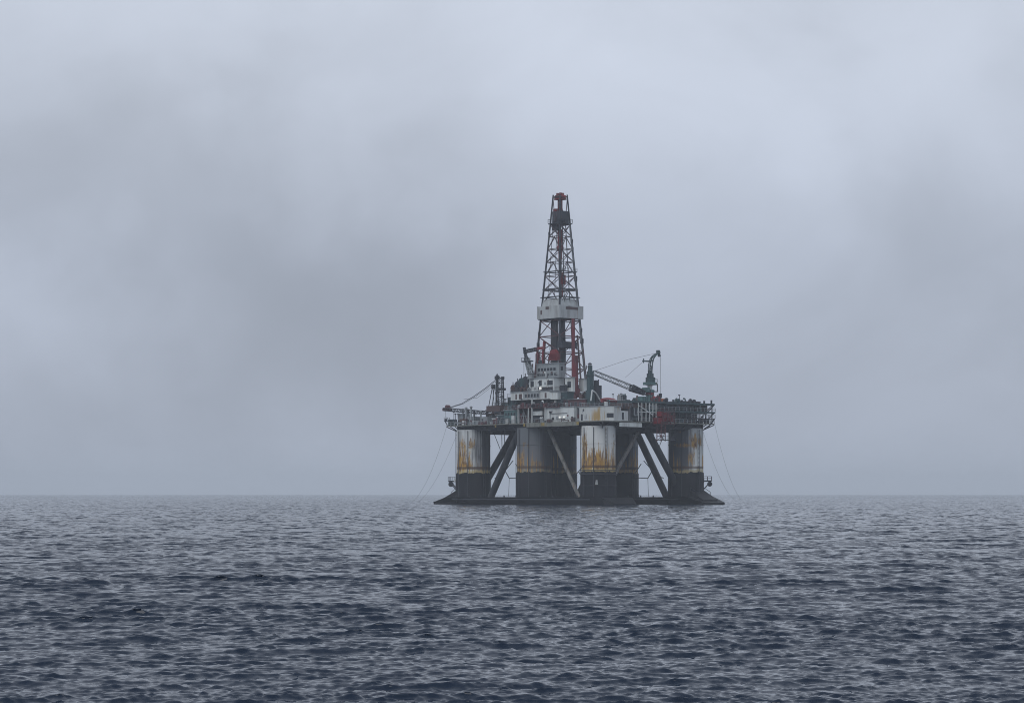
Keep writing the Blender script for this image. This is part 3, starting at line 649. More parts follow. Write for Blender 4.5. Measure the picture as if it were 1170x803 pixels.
# left shoulder: teal houses and stacked plant
for px0, px1, y0, y1, v0, dv, mt, wn_ in ((576, 591, 468.5, 485, -22.5, 7, 'teal', (4, .62, .8)), (567, 576, 474, 485, -21.5, 6, 'darkteal', (2, .5, .75)),
                                          (580, 590.5, 454, 468.3, -18.5, 8, 'darkteal', (2, .5, .8)), (573, 581, 460, 470, -17.5, 8, 'grey', (2, .4, .7)), (562, 574, 464.5, 475, -16.5, 8, 'brown', None)):
    b = blk(px0, px1, y0, y1, v0, dv); h = house('plant_house', mt, (b[0], b[1], b[2], b[3], max(25.52, b[4]) if y1 > 480 else b[4], b[5]), wn_); topside_rail(b, h, 'grey')
MB().box(u_at(562, -16.4), u_at(592, -16.4), -16.4, -4, 25.5, z_at(475, -10, -16)).build('tank_house', 'dark', rig, smooth=False)
# left open deck: winches, tanks, lockers, posts
def on_deck(px, v): return u_at(px, v)
rnd = random.Random(21)
for px in (515.8, 519.0):
    u = u_at(px, -21); w_ = MB().tube((u, -21.6, 26.9), (u, -20.6, 26.9), .8, 16).build('anchor_winch', 'dark', rig)
    MB().box(u - .7, u + .7, -21.8, -21.6, 25.5, 27.6).box(u - .7, u + .7, -20.6, -20.4, 25.5, 27.6).build('frame', 'darkteal', w_, smooth=False)
for px0, px1, y0, v0, dv, mt in ((523, 529, 472.5, -19.5, 3, 'grey'), (525, 533, 478.5, -22, 3, 'brown'), (534, 541, 476.0, -21.5, 4, 'grey'), (541, 547, 480.5, -22.5, 4, 'grey'),
                                 (550, 557, 476, -22, 4, 'grey'), (556, 563, 472, -19.5, 5, 'brown'), (528, 534, 480, -17, 3, 'teal'), (562, 568, 478, -23, 3, 'white'), (546, 552, 482, -23, 2, 'maroon')):
    b = blk(px0, px1, y0, 486.5, v0, dv); b = (*b[:4], 25.52, b[5])
    o = MB().box(*b).build('deck_locker', mt, rig, smooth=False)
    MB().box(b[0] + .2, b[0] + .9, b[2] - .05, b[2] + .05, 25.8, min(27.4, b[5] - .2)).build('door', 'dark', o, smooth=False)
for px, y0, v in ((532.5, 467, -21), (534.6, 469, -20), (538.2, 466, -22), (541.5, 470, -17), (549.4, 471, -21.5), (556, 470, -18), (523.8, 474, -18.5), (529, 468.5, -17)):
    u = u_at(px, v); o = MB().tube((u, v, 25.5), (u, v, z_at(y0, u, v)), .26, 8).build('vent_post', 'grey' if px % 2 else 'dark', rig)
    MB().lathe(u, v, [(.26, z_at(y0, u, v)), (.5, z_at(y0, u, v) + .1), (.45, z_at(y0, u, v) + .5), (.1, z_at(y0, u, v) + .6)], 10).build('cowl', 'grey', o)
k = MB()
for i in range(9):
    v = -20.5 + i * .9; z = 26.1 + (i % 3) * .7; k.path([(-35, v, z), (-22 + i, v, z), (-22 + i, v, z + 1.5), (-12, v, z + 1.5)], .13)
k.build('pipework', 'grey', rig, pad=.8)
# left lookout and life-ring stand at the far left corner
k = MB().box(-A1 - 1.6, -A1, -B1 + .3, -B1 + 2.6, 27.0, 27.2).bar((-A1 - 1.5, -B1 + .5, 27), (-A1, -B1 + .5, 25.4), .16); k.rail([(-A1, -B1 + .3, 27.2), (-A1 - 1.6, -B1 + .3, 27.2), (-A1 - 1.6, -B1 + 2.6, 27.2)], 1.0, 1, .08)
k.build('lookout_platform', 'dark', rig)

# right-hand side (u+): open-fronted decks, dark galleries with brackets
UR = A1
zD1, zD2, zD3 = 28.9, 31.4, 26.3
ga = hub('gallery', rig, 'dark stacked gallery decks at the right hand end')
MB().box(10, UR, -12.0, B1 + .2, zD2 - .2, zD2 + .38).build('upper_deck', 'darkteal', ga, smooth=False)
MB().box(12, UR, -6.0, B1 + .5, zD1 - .2, zD1 + .3).build('middle_deck', 'darkteal', ga, smooth=False)
MB().box(UR - 4, UR + .3, 14, B1 + .1, 26.9, 27.12).build('lower_gallery', 'dark', ga, smooth=False)
MB().box(12, 32.2, -6, 21.0, 25.5, zD1).build('inner_wall', 'dark', ga, smooth=False)
MB().box(12, 33.0, -4, 20.0, zD1 + .3, zD2).build('tank_bank', 'darkteal', ga, smooth=False)
k = MB()
for i in range(13):
    v = -11.6 + i * 2.95; k.bar((UR - .25, v, 25.5), (UR - .25, v, zD2), .26)
    if i % 2 == 0 and 3 < i < 12: k.bar((UR - .25, v, 25.5), (UR - .25, v + 2.95, zD1), .16)
    k.bar((33.0, v, zD1), (UR - .2, v, zD2), .14)
for z, o_ in ((zD1, 0), (zD2, .0)):
    for u in (14, 20, 26, 32, UR - .3): k.bar((u, 21.0, z - 3.0), (u, B1 + .2, z), .3)
for u in (20, 26, 32, UR): k.bar((u, B0 - .5, 24.0), (u, B1, 26.9), .3)
k.build('frame', 'dark', ga)
k = MB().rail([(UR, -6, zD1 + .3), (UR, B1 + .5, zD1 + .3), (12, B1 + .5, zD1 + .3)], 1.1, 1.6, .09); k.rail([(UR + .3, 14, 27.12), (UR + .3, B1 + .1, 27.12), (UR - 4, B1 + .1, 27.12)], 1.2, 1.3, .1)
k.rail([(UR, -12, 25.5), (UR, B1, 25.5)], 1.1, 1.7, .09); k.build('railing', 'grey', ga)
k = MB()
for v in (-2, 2.5, 6.5, 10.4, 14, 16.2, 20.5, 23.8): k.tube((UR - .5, v, zD2 + .38), (UR - .5, v, zD2 + 1.2 + .3 * (int(v) % 2)), .3, 8)
k.build('bollard', 'dark', ga)
rnd = random.Random(5)
for i in range(26):                                   # plant behind the open front
    v = -11 + i * 1.36; lev = rnd.choice((25.5, 25.5, zD1 + .3)); hh = rnd.uniform(.9, 2.3)
    mt = rnd.choice(['dark', 'darkteal', 'teal', 'grey', 'dark', 'darkteal', 'dark', 'brown']) if v > 2 else rnd.choice(['white', 'grey', 'grey', 'dark', 'darkteal', 'brown', 'maroon'])
    if rnd.random() < .35: MB().tube((34.6, v, lev), (34.6, v, lev + hh), rnd.uniform(.4, .7), 10).build('tank', mt, ga)
    else: MB().box(33.2, rnd.uniform(34.3, 35.6), v, v + rnd.uniform(.6, 1.4), lev, lev + hh).build('pump_unit', mt, ga, smooth=False)
k = MB()
for i in range(7): k.path([(35.3, -11, 26 + i * .42), (35.3, 3 + i * 2.6, 26 + i * .42), (35.3, 3 + i * 2.6, 30.8)], .1)
k.build('pipework', 'darkteal', ga, pad=.8)
# pale lockers and frames between corner house and red frame
for v0, v1, z0, z1, mt in ((-16.2, -13.2, 25.6, 28.6, 'white'), (-12.6, -11.4, 25.6, 30.2, 'grey'), (-10.6, -7.6, 27.2, 30.3, 'grey'), (-7.0, -5.2, 25.6, 27.0, 'brown'), (-4.4, -1.6, 28.6, 30.9, 'grey'), (-15.6, -12, 29.2, 31.0, 'brown')):
    o = MB().box(30.5, 35.7, v0, v1, z0, z1).build('deck_locker', mt, rig, smooth=False)
    MB().box(35.68, 35.78, v0 + .35, v0 + 1.1, z0 + .3, z1 - .5).build('door', 'dark', o, smooth=False)
k = MB()
for v in (-9.5, -8.0, -6.2, -4.6, -3.2, -1.8): k.bar((UR + .2, v, 25.6), (UR + .2, v, 31.2), .2)
k.bar((UR + .2, -9.5, 30.4), (UR + .2, -3.2, 27.6), .24); k.bar((UR + .2, -10, 28.4), (UR + .2, -1.5, 28.4), .2); k.build('stair_frame', 'white', rig)
MB().box(UR, UR + .2, -17.5, -8.0, 23.75, 25.0).build('name_board', 'white', rig, smooth=False)
# dark red service tower on the right-hand face
rt = hub('service_tower', rig, 'dull red steel service tower')
k = MB()
for v0, v1, z0, z1 in ((-.6, 1.2, 25.7, 27.9), (1.4, 2.6, 26.0, 28.3), (2.8, 4.3, 25.7, 27.6), (-3.0, -.8, 24.9, 26.7), (-1.4, .2, 27.2, 28.7)): k.box(36.5, 37.9, v0, v1, z0, z1)
k.build('tank', 'wine', rt, smooth=False)
k = MB()
for v in (-3.2, -.7, 1.3, 2.7, 4.5):
    for u in (36.45, 38.3): k.bar((u, v, 24.8), (u, v, 28.6 if v > -1 else 27.2), .2)
for z in (25.6, 27.1, 28.5):
    k.bar((38.3, -.7, z), (38.3, 4.5, z), .18); k.bar((36.45, -3.2, z - 1), (38.3, -3.2, z - 1), .14)
for v in (-.7, 1.3, 2.7): k.bar((38.3, v, 25.6), (38.3, v + 1.6, 28.5), .14)
k.bar((38.3, -3.2, 24.9), (38.3, 4.5, 24.9), .2); k.build('frame', 'maroon', rt)
k = MB().lattice((37.2, -.4, 19.6), (37.2, -.4, 25.6), 1.8, 1.8, 4, .16, .09); k.build('lattice_leg', 'maroon', rt)
k = MB().box(35.4, 38.4, -1.0, 5.0, 19.9, 20.1); k.rail([(38.4, -1, 20.1), (38.4, 5, 20.1), (35.4, 5, 20.1)], 1.0, 1.2, .09); k.bar((36.2, 5, 20), (36.2, 6.4, 22), .15); k.bar((36.2, 6.4, 22), (36.2, 5.6, Z0), .15)
k.bar((36.2, 4.6, 20), (36.2, 4.6, 25.2), .15); k.build('hanging_platform', 'dark', rt)
k = MB().rail([(36.4, -.6, 28.4), (38.4, -.6, 28.4), (38.4, 4.4, 28.4)], 1.0, 1.2, .09); k.build('railing', 'maroon', rt)

# upper pipe-rack deck and its clutter, behind everything
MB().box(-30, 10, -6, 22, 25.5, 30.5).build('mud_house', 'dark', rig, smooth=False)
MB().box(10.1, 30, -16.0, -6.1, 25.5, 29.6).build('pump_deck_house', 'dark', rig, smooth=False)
MB().box(10.1, 35.8, -12.0, -6.0, 29.62, 30.9).build('service_deck', 'brown', rig, smooth=False)
MB().box(10.2, 34, -11.7, 23, zD2 + .40, zD2 + .52).build('pipe_rack', 'brown', rig, smooth=False)
k = MB()
for i in range(14): k.tube((13, 13.5 + i * .62, zD2 + .85), (33, 13.5 + i * .62, zD2 + .85), .28, 6)
k.build('racked_pipe', 'pipe', rig)

# substructure below the drill floor
DU, DV, DZ = -4.3, -4.0, 38.0
ss = MB().box(DU - 7, DU + 8, DV - 6.6, DV + 7, 36.6, DZ).build('drill_floor', 'dark', rig, smooth=False)
k = MB()
for a in (-6.4, 0, 7.2):
    for c_ in (-6, 6.4): k.bar((DU + a, DV + c_, 25.5), (DU + a, DV + c_, 36.6), .9)
    k.bar((DU + a, DV - 6, 27), (DU + a, DV + 6.4, 36), .5)
for c_ in (-6, 6.4): k.bar((DU - 6.4, DV + c_, 27), (DU + 7.2, DV + c_, 36), .5)
k.build('substructure', 'maroon', ss)
MB().rail([(DU + 8, DV + 7, DZ), (DU + 8, DV - 6.6, DZ), (DU - 7, DV - 6.6, DZ), (DU - 7, DV + 7, DZ)], 1.1, 1.5, .09).build('railing', 'grey', ss)

# small fittings: vents, cabinets, pipe bends, lamp posts, aerials, hose reels
def fittings(parent, u0, u1, v0, v1, z, n, seed, mats=('dark', 'grey', 'darkteal', 'brown', 'grey', 'white', 'maroon'), big=1.0):
    rd = random.Random(seed)
    for _ in range(n):
        u, v, mt = rd.uniform(u0, u1), rd.uniform(v0, v1), rd.choice(mats); c = rd.random(); h = rd.uniform(.7, 1.9) * big
        if c < .22:
            a = rd.uniform(0, 6.28); MB().tube((u, v, z), (u, v, z + h), .18, 8).tube((u, v, z + h), (u + .6 * math.cos(a), v + .6 * math.sin(a), z + h + .25), .24, 8, .32).build('vent', mt, parent)
        elif c < .45:
            w = rd.uniform(.35, .8); MB().box(u - w, u + w, v - w * .7, v + w * .7, z, z + h * .8).box(u - w * .9, u + w * .9, v - w * .75, v - w * .7, z + .12, z + h * .7).build('cabinet', mt, parent, smooth=False, pad=9)
        elif c < .62:
            l = rd.uniform(.8, 2.4); MB().path([(u - l, v, z), (u - l, v, z + h * .6), (u + l * .4, v, z + h * .6), (u + l * .4, v, z)], .11, 6).build('pipe_bend', mt, parent, pad=9)
        elif c < .76:
            hh = rd.uniform(2.0, 3.8) * big; MB().bar((u, v, z), (u, v, z + hh), .13).box(u - .3, u + .3, v - .25, v + .1, z + hh - .15, z + hh + .15).build('lamp_post', 'dark', parent, pad=9)
        elif c < .88: MB().tube((u - .3, v, z + .65), (u + .3, v, z + .65), .6, 12).box(u - .4, u + .4, v - .35, v + .35, z, z + .3).build('hose_reel', mt, parent, pad=9)
        else: MB().lathe(u, v, [(.5, z), (.5, z + h * .7), (.35, z + h * .9), (.1, z + h)], 12).build('drum', mt, parent, pad=9)
def roof_fit(b, par, n, seed, **k): fittings(par, b[0] + .4, b[1] - .4, b[2] + .3, min(b[3] - .3, b[2] + 3), b[5] + .15, n, seed, **k)
roof_fit(b4, h4, 6, 31); roof_fit(b5, h5, 3, 32)
fs_ = hub('deck_fittings', rig)
fittings(fs_, -35.5, -8, -23.8, -19.5, 25.5, 34, 41, big=1.25)
fittings(fs_, -35, -10, -19, -12, 25.5, 14, 42, big=1.5)
fittings(fs_, u_at(590, -23.6), u_at(640, -23.6), -23.8, -22.9, zt, 16, 43)
fittings(fs_, u_at(584, -19.5), u_at(604, -19.5), -19.8, -17.0, zC + .15, 9, 44)
fittings(fs_, 4, 25, -B1 + .2, -23.6, 25.5, 10, 45, mats=('grey', 'dark', 'brown', 'white'))
fittings(fs_, 11, 34, -14, -6.5, 30.95, 16, 46)
fittings(fs_, 20, 35.5, -11, 8, zD2 + .55, 12, 47, mats=('dark', 'darkteal', 'brown'))
fittings(fs_, 33, 35.8, 8, 24, zD2 + .4, 8, 48, mats=('dark', 'darkteal'), big=.8)
fittings(fs_, 26.5, 35, -20, -17, 29.98, 6, 49)
fittings(fs_, u_at(565, -17), u_at(592, -17), -18, -16, z_at(465, -10, -17), 10, 50, mats=('teal', 'darkteal', 'grey', 'brown'))
fittings(fs_, u_at(634, -20.6), u_at(650, -20.6), -21.2, -20.1, zt + .05, 9, 52, mats=('dark', 'brown', 'darkteal', 'grey', 'maroon'), big=1.7)
fittings(fs_, u_at(650, -19), u_at(673, -19), -19.0, -14.5, z_at(457, 10, -18), 15, 53, mats=('dark', 'brown', 'dark', 'grey', 'maroon'), big=1.5)
fittings(fs_, u_at(566, -23.4), u_at(590, -23.4), -24.0, -23.0, 25.5, 10, 54, mats=('teal', 'darkteal', 'grey', 'dark', 'white'), big=1.7)
def wall_marks(b, par, n, seed):        # lockers, hose boxes and patch plates on a wall
    rd = random.Random(seed); u0, u1, v0, v1, z0, z1 = b
    for _ in range(n):
        w, h_ = rd.uniform(.25, .9), rd.uniform(.25, .9); u = rd.uniform(u0 + .3, u1 - 1.2); z = rd.uniform(z0 + .2, z1 - 1.1)
        MB().box(u, u + w, v0 - rd.uniform(.09, .25), v0 - .005, z, z + h_).build('wall_locker', rd.choice(['brown', 'grey', 'dark', 'grey', 'maroon', 'pale']), par, smooth=False)
wall_marks(b4, h4, 9, 61); wall_marks(b5, h5, 5, 62)
for q_, sd in ((26.3, 63), (28.0, 64)):
    wall_marks((26.3, 30.2, -B1 + .1, -17, cz0, cz1), cb, 2, sd)
wall_marks((u_at(622, -23.4), u_at(656, -23.4), -23.4, -16, 25.5, z_at(465, 15, -23.4)), h_deck, 8, 65)
fittings(fs_, DU + 1, DU + 7.5, DV - 6.3, DV - 5.3, DZ, 6, 51, mats=('dark', 'red', 'brown'), big=1.6)
# ------------------------------------------------------------------ derrick
de = hub('derrick', rig, 'tall tapering lattice derrick with a red crown')
def ha(z): return 1.62 + (98.3 - z) * 0.0713
def cn(z, i):
    a = ha(z); sx, sy = ((-1, -1), (1, -1), (1, 1), (-1, 1))[i]; return (DU + sx * a, DV + sy * a, z)
zs = [DZ, 43.2, 48.4, 53.6, 58.6, 63.6, 68.4, 73.0, 77.4, 81.6, 85.6, 89.4, 93.6, 98.3]
for i in range(4):
    MB().tube(cn(DZ, i), cn(50, i), .38, 8, .36).build('leg', 'maroon', de); MB().tube(cn(50, i), cn(58.6, i), .36, 8, .34).build('leg', 'dark', de)
    MB().tube(cn(58.6, i), cn(99.0, i), .33, 8, .24).build('leg', 'dark', de)
lo, up = MB(), MB()
for j in range(len(zs) - 1):
    m = lo if zs[j] < 58 else up; z0, z1 = zs[j], zs[j + 1]; r = .15 if m is lo else .125
    if j >= 11: continue
    for i in range(4):
        a, b_ = cn(z0, i), cn(z0, (i + 1) % 4); c_, d = cn(z1, i), cn(z1, (i + 1) % 4)
        m.tube(c_, d, r * 1.05, 5)
        mid = tuple((np.array(c_) + np.array(d)) / 2)
        if i in (0, 1) and zs[j] < 58: m.tube(b_ if i == 0 else a, c_ if i == 0 else d, r, 5)   # open-sided below
        elif j % 2: m.tube(a, mid, r, 5); m.tube(b_, mid, r, 5)
        else: m.tube(a, d, r, 5); m.tube(b_, c_, r, 5)
for i in range(4):                                    # the open top bays
    a, b_ = cn(89.4, i), cn(89.4, (i + 1) % 4); c_, d = cn(98.3, i), cn(98.3, (i + 1) % 4)
    up.tube(c_, d, .2, 5); mid = tuple((np.array(a) + np.array(b_)) / 2)
    up.tube(mid, c_, .12, 5); up.tube(mid, d, .12, 5)
lo.build('bracing', 'maroon', de); up.build('bracing', 'lattice', de)
# inner guide rails, stand pipes, ladder
k = MB()
for o_ in (-.9, .9): k.bar((DU + o_, DV - o_ * .9 - .2, DZ), (DU + o_ * .8, DV - o_ * .75, 97.5), .3)
k.build('guide_rail', 'dark', de, pad=.8)
k = MB()
for f in (.25, .55): 
    k.path([tuple(np.array(cn(z, 1)) * (1 - f) + np.array(cn(z, 2)) * f) for z in (DZ, 60, 75, 90)], .15)
for f in (.3, .7): k.path([tuple(np.array(cn(z, 0)) * (1 - f) + np.array(cn(z, 1)) * f) for z in (66, 78, 90)], .09)
k.build('stand_pipe', 'dark', de)
k = MB(); pz = [(z, np.array(cn(z, 2)) + (.5, -.5, 0)) for z in np.arange(DZ, 91, .6)]
for (za, pa), (zb, pb) in zip(pz, pz[1:]):
    k.bar(pa, pb, .09); k.bar(pa + (.0, -.5, 0), pb + (0, -.5, 0), .09); k.bar(pa, pa + (0, -.5, 0), .07)
k.build('ladder', 'grey', de)
def deck_ring(name, z, o, hgt, mat, thick=.25, hole=True):
    a = ha(z) + o; b = ha(z) - .3; m = MB()
    if hole:
        m.box(DU - a, DU + a, DV - a, DV - b, z, z + thick).box(DU - a, DU + a, DV + b, DV + a, z, z + thick).box(DU - a, DU - b, DV - b, DV + b, z, z + thick).box(DU + b, DU + a, DV - b, DV + b, z, z + thick)
    else: m.box(DU - a, DU + a, DV - a, DV + a, z, z + thick)
    o_ = m.build(name, mat, de, smooth=False)
    if hgt: return o_, a
    return o_, a
k = MB()
for z, i, w in ((86.6, 0, .5), (84.2, 2, .6), (81.8, 2, .5), (79.0, 0, .4), (72.2, 2, .8), (54.5, 0, .6), (55.6, 2, .7), (52.2, 2, .8), (51.0, 0, .7)):
    x, y, _ = cn(z, i); k.box(x - w / 2, x + w / 2, y - w / 2, y + w / 2, z - w, z + w)
k.build('junction_box', 'dark', de, smooth=False)
# derrick platforms
for z, o in ((74.2, .5), (68.6, .35), (66.0, .6)):
    o_, a = deck_ring('platform', z, o, 1, 'dark')
k = MB(); z = 70.6; a = ha(74.2) + .5
k.rail([(DU + a, DV - a, 74.4), (DU + a, DV + a, 74.4)], 1.0, 1.2, .08); k.build('platform_railing', 'dark', de)
# white wind-wall box (monkey board level): sloped skirt, then wider box
a0, a1, a2 = 4.0, 4.35, 5.25
def frustum(m, ax, az_, bx, bz):
    return m.add([(DU + s[0] * ax, DV + s[1] * ax, az_) for s in ((-1, -1), (1, -1), (1, 1), (-1, 1))] + [(DU + s[0] * bx, DV + s[1] * bx, bz) for s in ((-1, -1), (1, -1), (1, 1), (-1, 1))],
                 [(0, 1, 5, 4), (1, 2, 6, 5), (2, 3, 7, 6), (3, 0, 4, 7)])
ww = hub('wind_wall', rig, 'pale grey boxed wind wall round the middle of the derrick')
m_ = MB(); frustum(m_, a2, 59.2, a2, 63.2); frustum(m_, a2 - .12, 63.2, a2 - .12, 59.2)
for s0, s1 in ((-a2, -a2 + .15), (a2 - .15, a2)): m_.box(DU + s0, DU + s1, DV - a2, DV + a2, 63.19, 63.3)
m_.build('lower_wall', 'pale', ww, smooth=False)
m_ = MB(); frustum(m_, a1 + .05, 63.0, a0, 65.4); frustum(m_, a0 - .1, 65.4, a1 - .1, 63.0); m_.build('upper_wall', 'pale', ww, smooth=False)
MB().box(DU - a2 + .1, DU + a2 - .1, DV - a2 + .1, DV + a2 - .1, 63.02, 63.14).build('ledge', 'grey', ww, smooth=False)
k = MB().box(DU - a2 + .2, DU + a2 - .2, DV - a2 + .2, DV - a2 + 3, 59.0, 59.18).box(DU - a2 + .2, DU - a2 + 3, DV - a2 + 3, DV + a2 - .2, 59.0, 59.18); k.build('floor', 'dark', ww, smooth=False)
k = MB().box(DU - 1.2, DU + .3, DV - a2 - .05, DV - a2 + .05, 62.1, 63.0).box(DU - 3.6, DU - 2.9, DV - a2 - .05, DV - a2 + .05, 60.6, 62.0).box(DU + a2 - .05, DU + a2 + .05, DV - 2.5, DV + 2.8, 62.0, 62.9)
k.build('stain_patch', 'brown', ww, smooth=False)
# crown
a = ha(90) + .55
cr_ = MB().box(DU - a, DU + a, DV - a, DV + a, 89.6, 89.9).build('crown_platform', 'dark', de, smooth=False)
k = MB().box(DU - 1.6, DU + 2.6, DV - 2.0, DV + 1.6, 90.0, 93.6).box(DU - 1.9, DU + .2, DV - 1.9, DV - .5, 87.6, 89.6); k.build('crown_machinery', 'dark', de, smooth=False)
k = MB().rail([(DU - a, DV - a, 89.9), (DU + a, DV - a, 89.9), (DU + a, DV + a, 89.9), (DU - a, DV + a, 89.9), (DU - a, DV - a, 89.9)], 1.2, 1.0, .1); k.build('crown_railing', 'dark', de)
k = MB().box(DU - 1.45, DU + 1.45, DV - 1.45, DV + 1.45, 97.4, 97.8)
for i in range(5): k.tube((DU - 1.2 + i * .6, DV - .9, 98.3), (DU - 1.2 + i * .6, DV + .9, 98.3), .62 + .12 * (i % 2), 12)
k.box(DU - .9, DU - .5, DV - .9, DV + .9, 97.8, 99.6).box(DU + .5, DU + .9, DV - .9, DV + .9, 97.8, 99.6); k.bar((DU - .7, DV, 93), (DU - .7, DV, 97.5), .5); k.bar((DU + .8, DV - .2, 93), (DU + .8, DV - .2, 97.5), .5)
k.box(DU - 1.5, DU - .2, DV - 1.7, DV - .4, 93.6, 94.5)
k.build('crown_block', 'red', de, label='red crown block with sheaves')
k = MB().bar((DU, DV, 98), (DU, DV, 88), .2).box(DU - .8, DU + .8, DV - .45, DV + .45, 81, 88).tube((DU - .5, DV, 82), (DU + .5, DV, 82), 1.1, 12).box(DU - .5, DU + .5, DV - .3, DV + .3, 78.4, 81); k.build('travelling_block', 'red', de)
k = MB()
for i in range(4):
    for o_ in (-.4, .4): k.tube((DU + o_, DV + (i - 1.5) * .25, 78.5), (DU + o_ * .3, DV + (i - 1.5) * .1, 50), .05, 4)
k.build('drill_line', 'cable', de, pad=.8)
# top drive, set-back pipe, red mast below the wind wall
k = MB().box(DU + 2.0, DU + 3.2, DV - 2.0, DV - .6, 70.2, 73.0).bar((DU + 2.4, DV - 1.3, 66), (DU + 2.4, DV - 1.3, 74), .3); k.build('top_drive', 'red', de, smooth=False)
k = MB()
for gx, gy, n_ in ((-3.6, -.6, 4), (-1.6, -2.2, 5), (.3, -3.4, 5), (2.2, -1.8, 4)):
    for i in range(n_):
        for j in range(3): k.tube((DU + gx + i * .34, DV + gy + j * .34, DZ), (DU + gx + i * .34, DV + gy + j * .34, 61.5 + .3 * ((i + j) % 2)), .15, 6)
k.build('pipe_stand', 'pipe', de, pad=.8)
RU, RV = 12.4, -13.4
k = MB().tube((RU, RV, 33.5), (RU, RV, 46.5), 1.05, 10).tube((4.4, -6.5, 46.0), (4.4, -6.5, 58.8), .55, 8).tube((RU, RV, 46.2), (4.4, -6.5, 46.6), .5, 8).box(RU - 1.1, RU + 1.1, RV - 1.1, RV + 1.1, 33.4, 36.2); k.build('mast', 'mast', de, label='thick red mast at the foot of the derrick')
k = MB().box(DU + 2.6, DU + 6.6, DV - 7.4, DV - 6.4, 45.6, 47.6).tube((DU + 4.6, DV - 7.4, 47.4), (DU + 4.6, DV - 6.4, 47.4), 1.7, 16); k.build('iron_roughneck', 'red', de)
k = MB().box(DU + 1.8, DU + 6.4, DV - 6.2, DV - 5.0, 48.6, 49.0).box(DU + 4.6, DU + 6.8, DV - 5.5, DV + 1, 49.6, 51.6); k.rail([(DU + 1.8, DV - 6.2, 49), (DU + 6.4, DV - 6.2, 49), (DU + 6.4, DV + 1, 49)], 1.1, 1, .09); k.build('stabbing_board', 'dark', de, smooth=False)
k = MB().box(DU - 5.6, DU - 4.4, DV - 5.6, DV - 4.8, 44.6, 48.2).box(DU - 6.0, DU - 1, DV - 5.9, DV - 5.5, 49.4, 50.3).bar((DU - 2.6, DV - 5.6, 42), (DU - 2.0, DV - 5.0, 52), .7).bar((DU - 5.0, DV - 5.4, 42), (DU - 5.0, DV - 5.4, 50), .4); k.build('cable_reel', 'red', de, smooth=False)
k = MB()
for i in range(7): k.bar((DU - 6.0 + i * 1.9, DV - 6.5, 38 + (i * 5) % 4), (DU - 6.0 + i * 1.9, DV - 6.5, 45 + (i * 3) % 5), .3)
k.bar((DU + 5.6, DV - 5.0, 38), (DU + 4.2, DV - 4.6, 54), .4); k.bar((DU + 6.6, DV + 3.0, 38), (DU + 5.2, DV + 2.6, 54), .4); k.build('hose_post', 'brown', de)

# ------------------------------------------------------------------ cranes (each slews on its own pedestal)
# right-hand crane: boom lowered to the left onto a rest
CU = 24.0; cv_ = v_at(742.5, CU)
def zc(py): return z_at(py, CU, cv_)
c1 = thing('deck_crane', 'green deck crane with curved mast head and long lattice boom lowered across the deck', 'crane', (CU, cv_, 31.9), 'cranes on the rig deck')
og = (CU, cv_, 31.9)
MB().lathe(CU, cv_, [(1.3, 31.9), (1.15, 35.0), (1.5, 35.3), (1.5, 35.9), (1.0, 36.2), (1.0, zc(448))], 18).build('pedestal', 'teal', c1, og)
MB().lathe(CU, cv_, [(.75, zc(448)), (.75, zc(441)), (1.2, zc(440))], 16).build('slew_column', 'white', c1, og)
MB().lathe(CU, cv_, [(1.15, zc(451.5)), (1.35, zc(451)), (1.35, zc(448.4)), (1.0, zc(448))], 18).build('slew_ring', 'wine', c1, og)
k = MB().box(CU - .9, CU + .9, cv_ - 1.0, cv_ + 1.5, zc(438), zc(431)).box(CU - .7, CU + .7, cv_ - .7, cv_ + 1.0, zc(431), zc(426.5)).box(CU - .5, CU + .5, cv_ - .3, cv_ + .7, zc(426.5), zc(423)); mh_ = k.build('machinery_house', 'darkteal', c1, og, smooth=False)
k = MB().box(CU - 1.4, CU + 1.4, cv_ - 1.7, cv_ + 1.9, zc(439.8), zc(436.6)); k.rail([(CU + 1.4, cv_ - 1.7, zc(436.6)), (CU + 1.4, cv_ + 1.9, zc(436.6)), (CU - 1.4, cv_ + 1.9, zc(436.6))], 1.0, 1.2, .09); k.build('slew_platform', 'teal', c1, og)
k = MB().box(CU - 1.0, CU + 1.2, cv_ - 2.6, cv_ - 1.0, zc(448), zc(443)); k.build('cab', 'teal', c1, og, smooth=False)
vt = v_at(752.2, CU)
arc = [(zc(425), 0), (zc(415), .25), (zc(409), .9), (zc(405), 2.0), (zc(402), vt - cv_)]
k = MB()
for o_ in (-.5, .5):
    k.path([(CU + o_, cv_ + a + .4, z) for z, a in arc], .2); k.path([(CU + o_ * .7, cv_ + a - .4, z - .2) for z, a in arc[:4]], .15)
for (z, a), (z2, a2_) in zip(arc, arc[1:]):
    k.bar((CU + .5, cv_ + a + .4, z), (CU + .4, cv_ + a2_ - .4, z2 - .2), .13); k.bar((CU - .5, cv_ + a + .4, z), (CU + .5, cv_ + a2_ + .4, z2), .13); k.bar((CU + .5, cv_ + a + .4, z), (CU + .4, cv_ + a - .4, z), .13)
k.box(CU - .45, CU + .45, vt - .5, vt + .3, zc(404), zc(399.5)); k.tube((CU - .3, vt + .4, zc(405.5)), (CU + .3, vt + .4, zc(405.5)), .45, 10); k.box(CU - .4, CU + .4, cv_ - 3, cv_ - .2, zc(413.5), zc(412)); k.bar((CU, cv_ - 2.8, zc(415)), (CU, cv_ - 2.8, zc(410)), .25)
k.build('mast', 'darkteal', c1, og)
vb = v_at(678.5, CU); zb0, zb1 = zc(449.5), z_at(425.5, CU, vb)
hv, hzz = cv_ - 2.2, zb0
mp_ = (hv + (vb - hv) * .27, zb0 + (zb1 - zb0) * .27)
